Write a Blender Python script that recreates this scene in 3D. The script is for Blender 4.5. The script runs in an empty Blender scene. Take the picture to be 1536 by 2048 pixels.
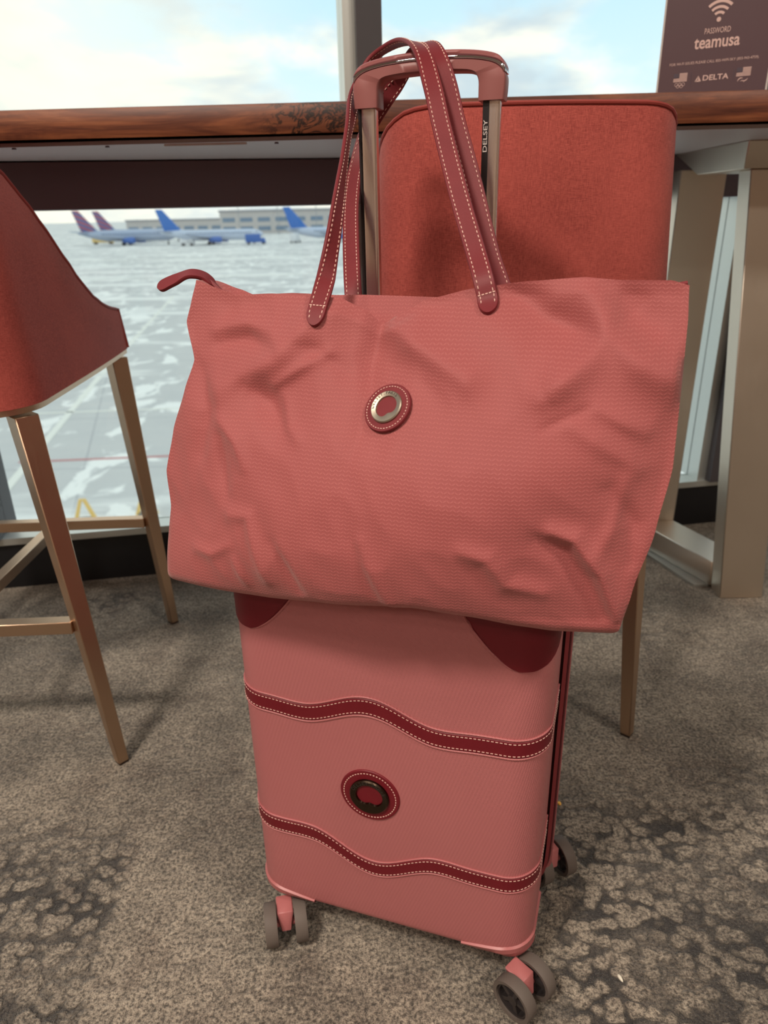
import bpy, bmesh, math, random
from mathutils import Vector, Matrix, noise
random.seed(7)
scene = bpy.context.scene
col = scene.collection
PI = math.pi

# ------------------------------------------------------------------ camera
F_PX, CAM_H, PITCH, ROLL = 1422.0, 0.9, 0.3973, -0.0222
fw = Vector((0, math.cos(PITCH), -math.sin(PITCH)))
r0 = Vector((1, 0, 0)); u0 = r0.cross(fw)
rr = math.cos(ROLL) * r0 + math.sin(ROLL) * u0
uu = -math.sin(ROLL) * r0 + math.cos(ROLL) * u0
cam_d = bpy.data.cameras.new('camera'); cam = bpy.data.objects.new('camera', cam_d); col.objects.link(cam)
M = Matrix((rr, uu, -fw)).transposed().to_4x4(); M.translation = Vector((0, 0, CAM_H)); cam.matrix_world = M
cam_d.sensor_fit = 'VERTICAL'; cam_d.sensor_height = 48.0; cam_d.sensor_width = 36.0
cam_d.lens = F_PX / 2048 * 48.0
cam_d.clip_start = 0.01; cam_d.clip_end = 5000
cam_d.dof.use_dof = True; cam_d.dof.focus_distance = 0.74; cam_d.dof.aperture_fstop = cam_d.lens / 3.6
scene.camera = cam

# ------------------------------------------------------------------ view
vs = scene.view_settings
scene.display_settings.display_device = 'sRGB'
vs.view_transform = 'Standard'; vs.look = 'None'; vs.gamma = 1.0; vs.use_curve_mapping = False
vs.exposure = 0.15

# ------------------------------------------------------------------ node helpers
class NT:
    def __init__(s, nt): s.nt = nt; s.n = nt.nodes; s.l = nt.links
    def add(s, t, **kw):
        nd = s.n.new(t)
        for k, v in kw.items():
            if k == 'ins':
                for i, val in v.items():
                    if hasattr(val, 'is_output') and val.is_output: s.l.new(val, nd.inputs[i])
                    else: nd.inputs[i].default_value = val
            else: setattr(nd, k, v)
        return nd
    def math(s, op, a, b=0.0, c=None, clamp=False):
        ins = {0: a, 1: b}
        if c is not None: ins[2] = c
        return s.add('ShaderNodeMath', operation=op, use_clamp=clamp, ins=ins).outputs[0]
    def mix(s, f, a, b, blend='MIX'):
        nd = s.add('ShaderNodeMix', data_type='RGBA', blend_type=blend)
        for i, v in ((0, f), (6, a), (7, b)):
            if hasattr(v, 'is_output'): s.l.new(v, nd.inputs[i])
            else: nd.inputs[i].default_value = v if i == 0 else (tuple(v) + (1,))[:4]
        return nd.outputs[2]
    def ramp(s, f, stops, interp='LINEAR'):
        nd = s.add('ShaderNodeValToRGB'); nd.color_ramp.interpolation = interp
        e = nd.color_ramp.elements
        while len(e) < len(stops): e.new(.5)
        for el, (p, c) in zip(e, stops):
            el.position = p; el.color = (tuple(c) + (1,))[:4] if not isinstance(c, (int, float)) else (c, c, c, 1)
        s.l.new(f, nd.inputs[0]); return nd.outputs[0]
    def noise(s, vec, scale, detail=3, rough=.55, dist=0.0):
        return s.add('ShaderNodeTexNoise', ins={'Vector': vec, 'Scale': scale, 'Detail': detail, 'Roughness': rough, 'Distortion': dist}).outputs[0]
    def mapping(s, vec, scale=(1, 1, 1), rot=(0, 0, 0), loc=(0, 0, 0)):
        return s.add('ShaderNodeMapping', ins={'Vector': vec, 'Scale': scale, 'Rotation': rot, 'Location': loc}).outputs[0]
    def smooth(s, v, a, b):
        return s.add('ShaderNodeMapRange', interpolation_type='SMOOTHSTEP', ins={0: v, 1: a, 2: b}).outputs[0]

def srgb(r, g, b):
    f = lambda c: (c / 255 / 12.92) if c / 255 <= .04045 else ((c / 255 + .055) / 1.055) ** 2.4
    return (f(r), f(g), f(b))

def mat(name, colr=(.5, .5, .5), rough=.5, metal=0.0, fn=None, spec=.5, sheen=0.0, coat=0.0):
    m = bpy.data.materials.new(name); m.use_nodes = True
    t = NT(m.node_tree); b = t.n['Principled BSDF']
    b.inputs['Base Color'].default_value = tuple(colr) + (1,)
    b.inputs['Roughness'].default_value = rough; b.inputs['Metallic'].default_value = metal
    b.inputs['Specular IOR Level'].default_value = spec
    b.inputs['Sheen Weight'].default_value = sheen; b.inputs['Coat Weight'].default_value = coat
    if fn:
        tc = t.add('ShaderNodeTexCoord'); fn(t, b, tc.outputs['Object'], tc)
    return m
def set_in(t, b, name, v): t.l.new(v, b.inputs[name])
def bump(t, b, h, strength=.3, dist=.002, prev=None):
    nd = t.add('ShaderNodeBump', ins={'Strength': strength, 'Distance': dist, 'Height': h})
    if prev is not None: t.l.new(prev, nd.inputs['Normal'])
    t.l.new(nd.outputs[0], b.inputs['Normal']); return nd.outputs[0]

# ------------------------------------------------------------------ world: bright hazy sky with cumulus
w = bpy.data.worlds.new('sky'); scene.world = w; w.use_nodes = True
t = NT(w.node_tree); bg = t.n['Background']
tc = t.add('ShaderNodeTexCoord'); gen = tc.outputs['Generated']
sep = t.add('ShaderNodeSeparateXYZ', ins={0: gen})
az = t.math('ARCTAN2', sep.outputs[0], sep.outputs[1]); el = t.math('ARCSINE', sep.outputs[2])
vec = t.add('ShaderNodeCombineXYZ', ins={0: az, 1: t.math('MULTIPLY', el, 1.9), 2: 3.7}).outputs[0]
n1 = t.noise(vec, 3.6, 7, .56, .35)
n2 = t.noise(vec, 1.3, 3, .5)
cov = t.math('ADD', t.math('MULTIPLY', n1, .75), t.math('MULTIPLY', n2, .45))
cov = t.math('SUBTRACT', cov, t.math('MULTIPLY', t.smooth(el, .13, .34), .09))
cl = t.smooth(cov, .46, .60)
shade = t.noise(t.mapping(vec, (1, 1.2, 1), loc=(.03, .05, 0)), 5.5, 5, .55, .3)
cloud = t.mix(t.smooth(shade, .36, .62), srgb(196, 210, 218), srgb(255, 250, 234))
blue = t.ramp(t.math('MULTIPLY', el, 1.6, clamp=True), [(0.0, srgb(232, 243, 240)), (.18, srgb(214, 237, 245)), (.5, srgb(176, 219, 243)), (1.0, srgb(196, 216, 230))])
skyc = t.mix(t.math('MULTIPLY', cl, .95), blue, cloud)
sd = t.add('ShaderNodeVectorMath', operation='DOT_PRODUCT', ins={0: gen, 1: Vector((-.52, .80, .32)).normalized()}).outputs['Value']
skyc = t.mix(t.math('MULTIPLY', t.smooth(sd, .86, 1.0), .55), skyc, srgb(255, 249, 228))   # veiled sun behind cloud, left of the view
t.l.new(skyc, bg.inputs[0]); bg.inputs[1].default_value = 1.18

# ------------------------------------------------------------------ ceiling lamps of the lounge
def area(name, loc, size, power, colr, rot=(0, 0, 0), size_y=None):
    d = bpy.data.lights.new(name, 'AREA'); d.energy = power; d.color = colr
    d.shape = 'DISK' if size_y is None else 'RECTANGLE'; d.size = size
    if size_y: d.size_y = size_y
    o = bpy.data.objects.new(name, d); o.location = loc; o.rotation_euler = rot; col.objects.link(o); return o
WARM = (1.0, .89, .76)
area('ceiling_lamp', (-1.0, -.62, 2.83), .42, 62, WARM)
area('ceiling_lamp', (1.6, -.62, 2.83), .42, 30, WARM)
area('ceiling_lamp', (-2.05, -.62, 2.83), .34, 16, WARM)
area('ceiling_lamp', (-.15, -2.6, 2.83), .34, 20, WARM)
area('ceiling_lamp', (1.75, -2.6, 2.83), .34, 20, WARM)
area('ceiling_lamp', (-2.05, -2.6, 2.83), .34, 20, WARM)

# ------------------------------------------------------------------ mesh helpers
def link(o, parent=None):
    col.objects.link(o)
    if parent is not None: o.parent = parent
    return o
def tag(o, label=None, cat=None, group=None, kind=None):
    for k, v in (('label', label), ('category', cat), ('group', group), ('kind', kind)):
        if v: o[k] = v
    return o
def empty(name, loc=(0, 0, 0), rz=0.0):
    o = bpy.data.objects.new(name, None); o.location = loc; o.rotation_euler = (0, 0, rz); o.empty_display_size = .05
    return link(o)
class MB:
    """collects shapes into one mesh"""
    def __init__(s): s.v = []; s.f = []; s.mi = []; s.cur = 0
    def raw(s, v, f, mtx=None):
        b = len(s.v)
        s.v += [tuple(mtx @ Vector(p)) if mtx else tuple(p) for p in v]
        s.f += [tuple(i + b for i in q) for q in f]; s.mi += [s.cur] * len(f); return s
    def box(s, x0, x1, y0, y1, z0, z1, mtx=None):
        v = [(x, y, z) for z in (z0, z1) for y in (y0, y1) for x in (x0, x1)]
        return s.raw(v, [(0, 2, 3, 1), (4, 5, 7, 6), (0, 1, 5, 4), (2, 6, 7, 3), (0, 4, 6, 2), (1, 3, 7, 5)], mtx)
    def hexa(s, bot, top):
        return s.raw(list(bot) + list(top), [(3, 2, 1, 0), (4, 5, 6, 7), (0, 1, 5, 4), (1, 2, 6, 5), (2, 3, 7, 6), (3, 0, 4, 7)])
    def grid(s, nu, nv, fn, mtx=None, closeu=False, flip=False):
        v = [fn(i / (nu if closeu else max(1, nu - 1)), j / (nv - 1)) for j in range(nv) for i in range(nu)]
        f = []
        for j in range(nv - 1):
            for i in range(nu if closeu else nu - 1):
                k = (i + 1) % nu
                q = (j * nu + i, j * nu + k, (j + 1) * nu + k, (j + 1) * nu + i)
                f.append(q[::-1] if flip else q)
        return s.raw(v, f, mtx)
    def lathe(s, prof, n=32, axis='z', mtx=None, cap=True):
        """prof: (radius, height) pairs"""
        v = []
        for r, h in prof:
            for i in range(n):
                a = 2 * PI * i / n; c, d = r * math.cos(a), r * math.sin(a)
                v.append({'z': (c, d, h), 'y': (c, h, -d), 'x': (h, c, d)}[axis])
        f = [(j * n + i, j * n + (i + 1) % n, (j + 1) * n + (i + 1) % n, (j + 1) * n + i) for j in range(len(prof) - 1) for i in range(n)]
        if cap:
            f.append(tuple(range(n))[::-1]); f.append(tuple((len(prof) - 1) * n + i for i in range(n)))
        return s.raw(v, f, mtx)
    def tube(s, pts, r, n=8, closed=False):
        pts = [Vector(p) for p in pts]; m = len(pts); v = []; up = None
        for i, p in enumerate(pts):
            a = pts[(i - 1) % m] if (closed or i > 0) else p; b = pts[(i + 1) % m] if (closed or i < m - 1) else p
            tg = (b - a).normalized()
            if up is None: up = tg.orthogonal().normalized()
            up = (up - tg * up.dot(tg)).normalized(); sd = tg.cross(up)
            rad = r[i] if isinstance(r, (list, tuple)) else r
            for k in range(n):
                an = 2 * PI * k / n; v.append(p + (up * math.cos(an) + sd * math.sin(an)) * rad)
        f = [(i * n + k, i * n + (k + 1) % n, ((i + 1) % m) * n + (k + 1) % n, ((i + 1) % m) * n + k) for i in range(m if closed else m - 1) for k in range(n)]
        if not closed: f += [tuple(range(n))[::-1], tuple((m - 1) * n + k for k in range(n))]
        return s.raw(v, f)
    def build(s, name, mats, parent=None, smooth=False, merge=0.0, bevel=0.0, segs=2, angle=None, off=None):
        me = bpy.data.meshes.new(name)
        vv = s.v if off is None else [(p[0] - off[0], p[1] - off[1], p[2] - off[2]) for p in s.v]
        me.from_pydata(vv, [], s.f)
        if not isinstance(mats, (list, tuple)): mats = [mats]
        for m in mats: me.materials.append(m)
        me.polygons.foreach_set('material_index', s.mi)
        bm = bmesh.new(); bm.from_mesh(me)
        if merge: bmesh.ops.remove_doubles(bm, verts=bm.verts, dist=merge)
        bmesh.ops.recalc_face_normals(bm, faces=bm.faces)
        if bevel:
            ed = [e for e in bm.edges if len(e.link_faces) == 2 and e.calc_face_angle(0) > .5]
            bmesh.ops.bevel(bm, geom=ed, offset=bevel, segments=segs, affect='EDGES', profile=.5, clamp_overlap=True)
        bm.to_mesh(me); bm.free()
        if smooth or bevel:
            me.polygons.foreach_set('use_smooth', [True] * len(me.polygons))
            me.set_sharp_from_angle(angle=angle or math.radians(40))
        me.update()
        return link(bpy.data.objects.new(name, me), parent)

_tm = {}
def text_geo(txt, size, extr=0.0, align='CENTER', bold=0.0, shear=0.0):
    key = (txt, size, extr, align, bold, shear)
    if key not in _tm:
        cu = bpy.data.curves.new('t', 'FONT'); cu.body = txt; cu.size = size; cu.extrude = extr
        cu.align_x = align; cu.offset = bold; cu.shear = shear; cu.resolution_u = 3
        o = bpy.data.objects.new('t', cu); col.objects.link(o)
        dg = bpy.context.evaluated_depsgraph_get(); me = bpy.data.meshes.new_from_object(o.evaluated_get(dg))
        _tm[key] = ([tuple(v.co) for v in me.vertices], [tuple(p.vertices) for p in me.polygons])
        bpy.data.objects.remove(o); bpy.data.curves.remove(cu); bpy.data.meshes.remove(me)
    return _tm[key]
def text_fit(txt, width, height=None, **kw):
    v, f = text_geo(txt, 1.0, **kw)
    xs = [p[0] for p in v]; ys = [p[1] for p in v]
    sx = width / (max(xs) - min(xs)); sy = sx if height is None else height / (max(ys) - min(ys))
    cx, y0 = (max(xs) + min(xs)) / 2, min(ys)
    return [((p[0] - cx) * sx, (p[1] - y0) * sy, p[2]) for p in v], f
def crom(P, k):
    """Catmull-Rom through tuples, k samples a span"""
    out = []; n = len(P)
    for i in range(n - 1):
        a, b, c, d = (Vector(P[max(0, i - 1)]), Vector(P[i]), Vector(P[i + 1]), Vector(P[min(n - 1, i + 2)]))
        for j in range(k):
            u = j / k
            out.append(.5 * ((2 * b) + (c - a) * u + (2 * a - 5 * b + 4 * c - d) * u * u + (3 * b - a - 3 * c + d) * u ** 3))
    out.append(Vector(P[-1])); return out
def interp(P, x):
    if x <= P[0][0]: return P[0][1]
    for (a, b), (c, d) in zip(P, P[1:]):
        if x <= c: 
            u = (x - a) / (c - a) if c > a else 0; u = u * u * (3 - 2 * u) * .35 + u * .65
            return b + (d - b) * u
    return P[-1][1]

# ------------------------------------------------------------------ materials
def fn_carpet(t, b, P, tc):
    fine = t.noise(P, 520, 2, .65); mid = t.noise(P, 210, 3, .65); med = t.noise(P, 75, 4, .65); big = t.noise(P, 9, 3, .55)
    wob = t.add('ShaderNodeVectorMath', operation='ADD', ins={0: P, 1: t.add('ShaderNodeVectorMath', operation='SCALE', ins={0: t.add('ShaderNodeTexNoise', ins={'Vector': P, 'Scale': 60.0, 'Detail': 4.0}).outputs[1], 3: .016}).outputs[0]}).outputs[0]
    vo = t.add('ShaderNodeTexVoronoi', feature='F1', ins={'Vector': t.mapping(wob, (1, 1.2, 0)), 'Scale': 48.0, 'Randomness': .9}).outputs[0]
    fld = t.math('ADD', vo, t.math('MULTIPLY', t.math('SUBTRACT', mid, .5), .55))
    blob = t.smooth(fld, .70, .49)
    sp = t.add('ShaderNodeSeparateXYZ', ins={0: P}); x, y = sp.outputs[0], sp.outputs[1]
    e = t.math('MULTIPLY', t.math('SUBTRACT', t.noise(P, 7, 4, .6), .5), .42)
    zr = t.math('MULTIPLY', t.smooth(t.math('ADD', x, e), .08, .26), t.smooth(t.math('ADD', y, e), 1.06, .78))
    zl = t.math('MULTIPLY', t.smooth(t.math('ADD', x, t.math('MULTIPLY', e, .25)), -.375, -.41), t.smooth(t.math('ADD', y, e), .95, .78))
    z3 = t.math('MULTIPLY', t.smooth(t.noise(P, 2.3, 3, .6), .54, .66), t.smooth(y, 1.2, 1.45))
    zone = t.math('MAXIMUM', t.math('MAXIMUM', zr, zl), t.math('MULTIPLY', z3, .6))
    zone = t.math('MAXIMUM', zone, .16)
    deep = t.smooth(t.math('ADD', big, t.math('MULTIPLY', e, .3)), .38, .60)
    dark = t.math('MULTIPLY', t.math('MULTIPLY', zone, t.math('SUBTRACT', 1.0, blob)), t.math('ADD', t.math('MULTIPLY', deep, .45), .55))
    light = t.mix(t.smooth(t.noise(P, 5.5, 4, .6), .36, .62), srgb(154, 142, 128), srgb(196, 181, 163))
    light = t.mix(t.math('MULTIPLY', t.smooth(t.noise(P, 13, 4, .65), .50, .66), .38), light, srgb(112, 94, 84))
    light = t.mix(t.smooth(med, .58, .40), light, t.mix(.36, light, srgb(70, 64, 60)))
    light = t.mix(t.smooth(mid, .56, .36), light, t.mix(.74, light, srgb(44, 41, 39)))
    light = t.mix(t.smooth(fine, .55, .36), light, t.mix(.40, light, srgb(48, 45, 42)))
    light = t.mix(t.math('MULTIPLY', t.smooth(mid, .54, .70), .45), light, srgb(218, 204, 184))
    c = t.mix(t.math('MULTIPLY', dark, .92), light, srgb(46, 44, 46))
    c = t.mix(t.math('MULTIPLY', t.smooth(fine, .60, .72), .28), c, srgb(222, 212, 194))
    set_in(t, b, 'Base Color', c)
    h = t.math('ADD', t.math('MULTIPLY', fine, .35), t.math('ADD', t.math('ADD', t.math('MULTIPLY', mid, .7), t.math('MULTIPLY', med, .5)), t.math('MULTIPLY', dark, -1.0)))
    bump(t, b, h, 1.0, .007)
m_carpet = mat('carpet', (.3, .28, .25), .95, fn=fn_carpet, spec=.1, sheen=.15)

def fn_weave(colA, colB, sc=1.0, bs=.25):
    def fn(t, b, P, tc):
        a = t.noise(t.mapping(P, (900 * sc, 900 * sc, 60 * sc)), 1, 2, .6)
        h = t.noise(t.mapping(P, (70 * sc, 70 * sc, 1000 * sc)), 1, 2, .6)
        big = t.noise(P, 6, 3, .55)
        wv = t.math('ADD', t.math('MULTIPLY', a, .5), t.math('MULTIPLY', h, .5))
        c = t.mix(t.smooth(wv, .40, .60), colA, colB)
        c = t.mix(t.math('MULTIPLY', t.smooth(big, .4, .7), .25), c, tuple(min(1, q * 1.35) for q in colB))
        set_in(t, b, 'Base Color', c); bump(t, b, wv, bs, .0012)
    return fn
m_stool = mat('stool_linen', (.4, .1, .08), .85, fn=fn_weave(srgb(142, 60, 55), srgb(180, 86, 77), 2.3, .25), spec=.2, sheen=.12)
m_piping = mat('stool_piping', srgb(150, 62, 56), .6, spec=.3)
def fn_brushed(rough, dirz=True, amp=.12):
    def fn(t, b, P, tc):
        n = t.noise(t.mapping(P, (900, 900, 8) if dirz else (900, 8, 900)), 1, 2, .5)
        n2 = t.noise(P, 9, 3, .6)
        set_in(t, b, 'Roughness', t.math('ADD', t.math('MULTIPLY', t.math('ADD', n, n2), amp), rough - amp))
        bump(t, b, n, .06, .0005)
    return fn
m_gold = mat('champagne_metal', srgb(206, 176, 150), .34, 1.0, fn=fn_brushed(.36))
m_steel = mat('brushed_steel', srgb(222, 210, 196), .30, 1.0, fn=fn_brushed(.45))
m_chrome = mat('pole_aluminium', srgb(235, 222, 218), .24, 1.0, fn=fn_brushed(.26, amp=.05))
m_polegroove = mat('pole_groove', srgb(70, 66, 68), .35, .9)
m_ring = mat('antique_nickel', srgb(176, 166, 150), .46, 1.0)
m_ringdark = mat('dark_bronze', srgb(74, 62, 52), .26, 1.0)
m_ink = mat('engraved_ink', srgb(48, 40, 36), .6)
m_rim = mat('dark_rim', srgb(60, 54, 54), .35, .3)
m_tire = mat('grey_rubber', srgb(104, 94, 88), .6, spec=.3)
m_footcap = mat('rubber_foot', srgb(52, 36, 28), .7)
def fn_leather(c1, c2):
    def fn(t, b, P, tc):
        n = t.noise(P, 700, 3, .6); g = t.noise(P, 30, 3, .6)
        set_in(t, b, 'Base Color', t.mix(g, c1, c2)); bump(t, b, n, .18, .0006)
    return fn
m_leather = mat('burgundy_leather', (.2, .03, .04), .52, fn=fn_leather(srgb(112, 38, 44), srgb(126, 45, 50)), spec=.28)
m_caseleather = mat('case_leather', (.16, .02, .03), .50, fn=fn_leather(srgb(106, 18, 30), srgb(118, 24, 36)), spec=.35)
m_strapedge = mat('strap_edge_paint', srgb(96, 30, 36), .45)
m_stitch = mat('cream_thread', srgb(226, 184, 172), .8)
def fn_shell(t, b, P, tc):
    sp = t.add('ShaderNodeSeparateXYZ', ins={0: P})
    d = t.math('ADD', t.math('MULTIPLY', t.math('ADD', sp.outputs[0], sp.outputs[1]), 2300), t.math('MULTIPLY', sp.outputs[2], 3000))
    d2 = t.math('SUBTRACT', t.math('MULTIPLY', t.math('ADD', sp.outputs[0], sp.outputs[1]), 1500), t.math('MULTIPLY', sp.outputs[2], 500))
    h = t.math('ADD', t.math('MULTIPLY', t.math('SINE', d), .5), t.math('MULTIPLY', t.math('SINE', d2), .5))
    scr = t.math('MULTIPLY', t.smooth(t.noise(t.mapping(P, (60, 60, 14), rot=(0, .4, 0)), 3, 3, .7), .76, .80), .35)
    c = t.mix(t.noise(P, 8, 3, .5), srgb(179, 105, 107), srgb(187, 113, 114))
    set_in(t, b, 'Base Color', t.mix(scr, c, srgb(228, 160, 156)))
    bump(t, b, h, .28, .0006)
m_shell = mat('pink_polycarbonate', (.55, .16, .16), .42, fn=fn_shell, spec=.35)
m_pinkplain = mat('pink_plastic', srgb(180, 107, 107), .38, spec=.4)
m_gripplain = mat('grip_plastic', srgb(150, 92, 90), .42, spec=.4)
m_zip = mat('burgundy_zip_tape', srgb(120, 36, 42), .6)
m_zipdark = mat('zip_teeth', srgb(84, 24, 30), .5)
def fn_bag(t, b, P, tc):
    uv = tc.outputs['UV']
    sp = t.add('ShaderNodeSeparateXYZ', ins={0: uv}); x, z = sp.outputs[0], sp.outputs[1]
    q = .0030; p = .0033
    zig = t.math('DIVIDE', t.math('PINGPONG', x, q), q)
    row = t.math('FRACT', t.math('ADD', t.math('DIVIDE', z, p), t.math('MULTIPLY', zig, .55)))
    line = t.math('SUBTRACT', 1.0, t.smooth(t.math('ABSOLUTE', t.math('SUBTRACT', row, .5)), .06, .30))
    gap = t.smooth(t.math('ABSOLUTE', t.math('SUBTRACT', zig, .5)), .46, .30)
    line = t.math('MULTIPLY', line, gap)
    fine = t.noise(uv, 1500, 2, .6); big = t.noise(uv, 10, 3, .5)
    c = t.mix(big, srgb(155, 79, 80), srgb(166, 87, 86))
    c = t.mix(t.math('MULTIPLY', t.smooth(fine, .3, .7), .16), c, srgb(140, 58, 54))
    c = t.mix(t.math('MULTIPLY', line, .15), c, srgb(224, 142, 136))
    set_in(t, b, 'Base Color', c)
    b.inputs['Sheen Tint'].default_value = (1, .8, .75, 1)
    nz = bump(t, b, t.math('ADD', line, t.math('MULTIPLY', fine, .4)), .35, .0006)
m_bag = mat('coral_jacquard', (.5, .15, .14), .62, fn=fn_bag, spec=.28, sheen=.25)
def fn_wood(t, b, P, tc):
    q = t.mapping(P, (1.6, 6, 15), rot=(0, .10, 0))
    n = t.noise(q, 2.4, 6, .62, 1.2)
    g = t.noise(t.mapping(P, (5, 60, 130), rot=(0, .08, 0)), 1.5, 4, .6)
    c = t.ramp(n, [(.25, srgb(58, 26, 18)), (.42, srgb(104, 56, 38)), (.55, srgb(136, 78, 50)), (.75, srgb(160, 100, 66))])
    c = t.mix(t.math('MULTIPLY', t.smooth(g, .42, .65), .40), c, srgb(66, 28, 20))
    sp = t.add('ShaderNodeSeparateXYZ', ins={0: P})
    # black ink-like spalting figure of the slab near its middle
    dx = t.math('MULTIPLY', t.math('ADD', sp.outputs[0], .098), 9.0)
    msk = t.smooth(t.math('ABSOLUTE', dx), 1.0, .35)
    k = t.noise(t.mapping(P, (1, 1, 1.6), loc=(2.1, 0, .4)), 26, 5, .7, 1.5)
    ring = t.math('ABSOLUTE', t.math('SUBTRACT', k, .52))
    c = t.mix(t.math('MULTIPLY', t.math('MULTIPLY', msk, t.smooth(ring, .06, .015)), .95), c, srgb(26, 16, 14))
    set_in(t, b, 'Base Color', c); bump(t, b, g, .08, .001)
m_wood = mat('walnut_slab', (.3, .13, .07), .45, fn=fn_wood, spec=.4, coat=.0)
m_under = mat('grey_underside', srgb(190, 178, 178), .5, spec=.3)
m_dark = mat('dark_anodised', srgb(112, 100, 110), .5, .0)
m_mull = mat('dark_mullion', srgb(72, 68, 72), .5)
m_black = mat('black_panel', srgb(20, 20, 24), .45)
m_alu = mat('pale_aluminium', srgb(205, 208, 205), .38, .8)
m_wall = mat('warm_wall', srgb(196, 170, 150), .8)
m_ceil = mat('ceiling_white', srgb(150, 144, 138), .9)
def mk_glass():
    m = bpy.data.materials.new('window_glass'); m.use_nodes = True; t = NT(m.node_tree)
    t.n.remove(t.n['Principled BSDF'])
    tr = t.add('ShaderNodeBsdfTransparent', ins={0: (.97, .985, .975, 1)}); gl = t.add('ShaderNodeBsdfGlossy', ins={'Roughness': .02})
    mx = t.add('ShaderNodeMixShader', ins={0: .035, 1: tr.outputs[0], 2: gl.outputs[0]})
    t.l.new(mx.outputs[0], t.n['Material Output'].inputs[0]); return m
m_glass = mk_glass()
m_sign = mat('mauve_print', srgb(92, 66, 72), .45, spec=.4)
m_signink = mat('pale_print', srgb(226, 190, 182), .6)
m_signdim = mat('dim_print', srgb(84, 70, 82), .6)
m_acryl = mat('acrylic_edge', srgb(210, 200, 196), .2)

# ------------------------------------------------------------------ the room
def struct(o): o['kind'] = 'structure'; return o
WY, WD = 0.1605, 1.8413                      # window wall: direction and distance
ux = Vector((math.cos(WY), math.sin(WY), 0)); uy = Vector((-math.sin(WY), math.cos(WY), 0))
WM = Matrix((ux, uy, Vector((0, 0, 1)))).transposed().to_4x4(); WM.translation = Vector((0, WD, 0))
def wpt(u, n, z): return WM @ Vector((u, n, z))
HW = 4.2
def poly(name, z, m, thick):
    pts = [Vector((-4.0, -5, z)), Vector((4.4, -5, z)), wpt(HW, .02, z), wpt(-HW, .02, z)]
    mb = MB(); mb.hexa([p + Vector((0, 0, min(0, thick))) for p in pts], [p + Vector((0, 0, max(0, thick))) for p in pts])
    return struct(mb.build(name, m))
poly('floor', 0, m_carpet, -.15)
poly('ceiling', 2.85, m_ceil, .15)
mb = MB(); mb.box(-4.2, 4.6, -5.15, -5, 0, 2.85); struct(mb.build('wall_back', m_wall))
mb = MB(); mb.box(-4.2, -4.05, -5, 1.3, 0, 2.85); struct(mb.build('wall_left', m_wall))
mb = MB(); mb.box(4.2, 4.35, -5, 2.6, 0, 2.85); struct(mb.build('wall_right', m_wall))
mb = MB(); mb.box(-HW, HW, 0, .058, 0, .128, WM); struct(mb.build('wall_front', m_black))
mb = MB(); mb.box(-HW, HW, -.012, .058, .128, .146, WM); struct(mb.build('trim_1', m_alu))            # sill
mb = MB(); mb.box(-HW, HW, -.01, .12, .922, 1.075, WM); struct(mb.build('trim_2', m_dark))         # transom behind the table
mb = MB(); mb.box(-HW, HW, -.01, .12, 2.68, 2.85, WM); struct(mb.build('trim_3', m_dark))          # head
us = [-.042 + 1.016 * k for k in range(-4, 5)]
k = 4
for i, u in enumerate(us):
    mb = MB(); mb.box(u, u + .056, -.03, .12, 0.146, .922, WM); mb.box(u, u + .056, -.03, .12, 1.075, 2.68, WM)
    o = struct(mb.build('trim_%d' % k, m_mull)); k += 1
    c = MB(); c.box(u - .026, u, -.005, .10, 0.146, .922, WM); c.box(u - .026, u, -.005, .10, 1.075, 2.68, WM)
    c.build('bead', m_alu, o)
wn = 1
for a, b_ in zip(us, us[1:]):
    for z0, z1 in ((0.146, .922), (1.075, 2.68)):
        mb = MB(); mb.box(a + .056, b_ - .026, .045, .051, z0, z1, WM); struct(mb.build('window_%d' % wn, m_glass)); wn += 1

# ------------------------------------------------------------------ outside: apron, aircraft, buildings
ZG = -8.0
def fn_apron(t, b, P, tc):
    p2 = t.mapping(P, (1, .55, 1))
    n = t.noise(p2, .55, 5, .55, .6); n2 = t.noise(t.mapping(P, (.25, 1, 1)), .18, 4, .6)
    s = t.math('MAXIMUM', t.smooth(n, .53, .60), t.math('MULTIPLY', t.smooth(n2, .52, .60), .75))
    base = t.mix(t.noise(P, .8, 4, .6), srgb(196, 195, 192), srgb(214, 212, 206))
    sp = t.add('ShaderNodeSeparateXYZ', ins={0: P})
    jx = t.smooth(t.math('ABSOLUTE', t.math('SUBTRACT', t.math('FRACT', t.math('DIVIDE', t.math('ADD', sp.outputs[0], t.math('MULTIPLY', sp.outputs[1], .3)), 7.5)), .5)), .008, .003)
    jy = t.smooth(t.math('ABSOLUTE', t.math('SUBTRACT', t.math('FRACT', t.math('DIVIDE', sp.outputs[1], 7.5)), .5)), .010, .004)
    base = t.mix(t.math('MULTIPLY', t.math('MAXIMUM', jx, jy), .4), base, srgb(140, 140, 146))
    set_in(t, b, 'Base Color', t.mix(s, base, srgb(250, 248, 240)))
m_apron = mat('apron_concrete', (.6, .6, .6), .7, fn=fn_apron, spec=.4)
mb = MB(); mb.box(-1500, 1500, 4, 3000, ZG - .5, ZG); apron = struct(mb.build('ground', m_apron))
m_paintw = mat('white_paint', srgb(240, 238, 226), .7); m_painty = mat('yellow_paint', srgb(226, 186, 96), .7); m_paintr = mat('red_paint', srgb(200, 130, 128), .7)
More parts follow.
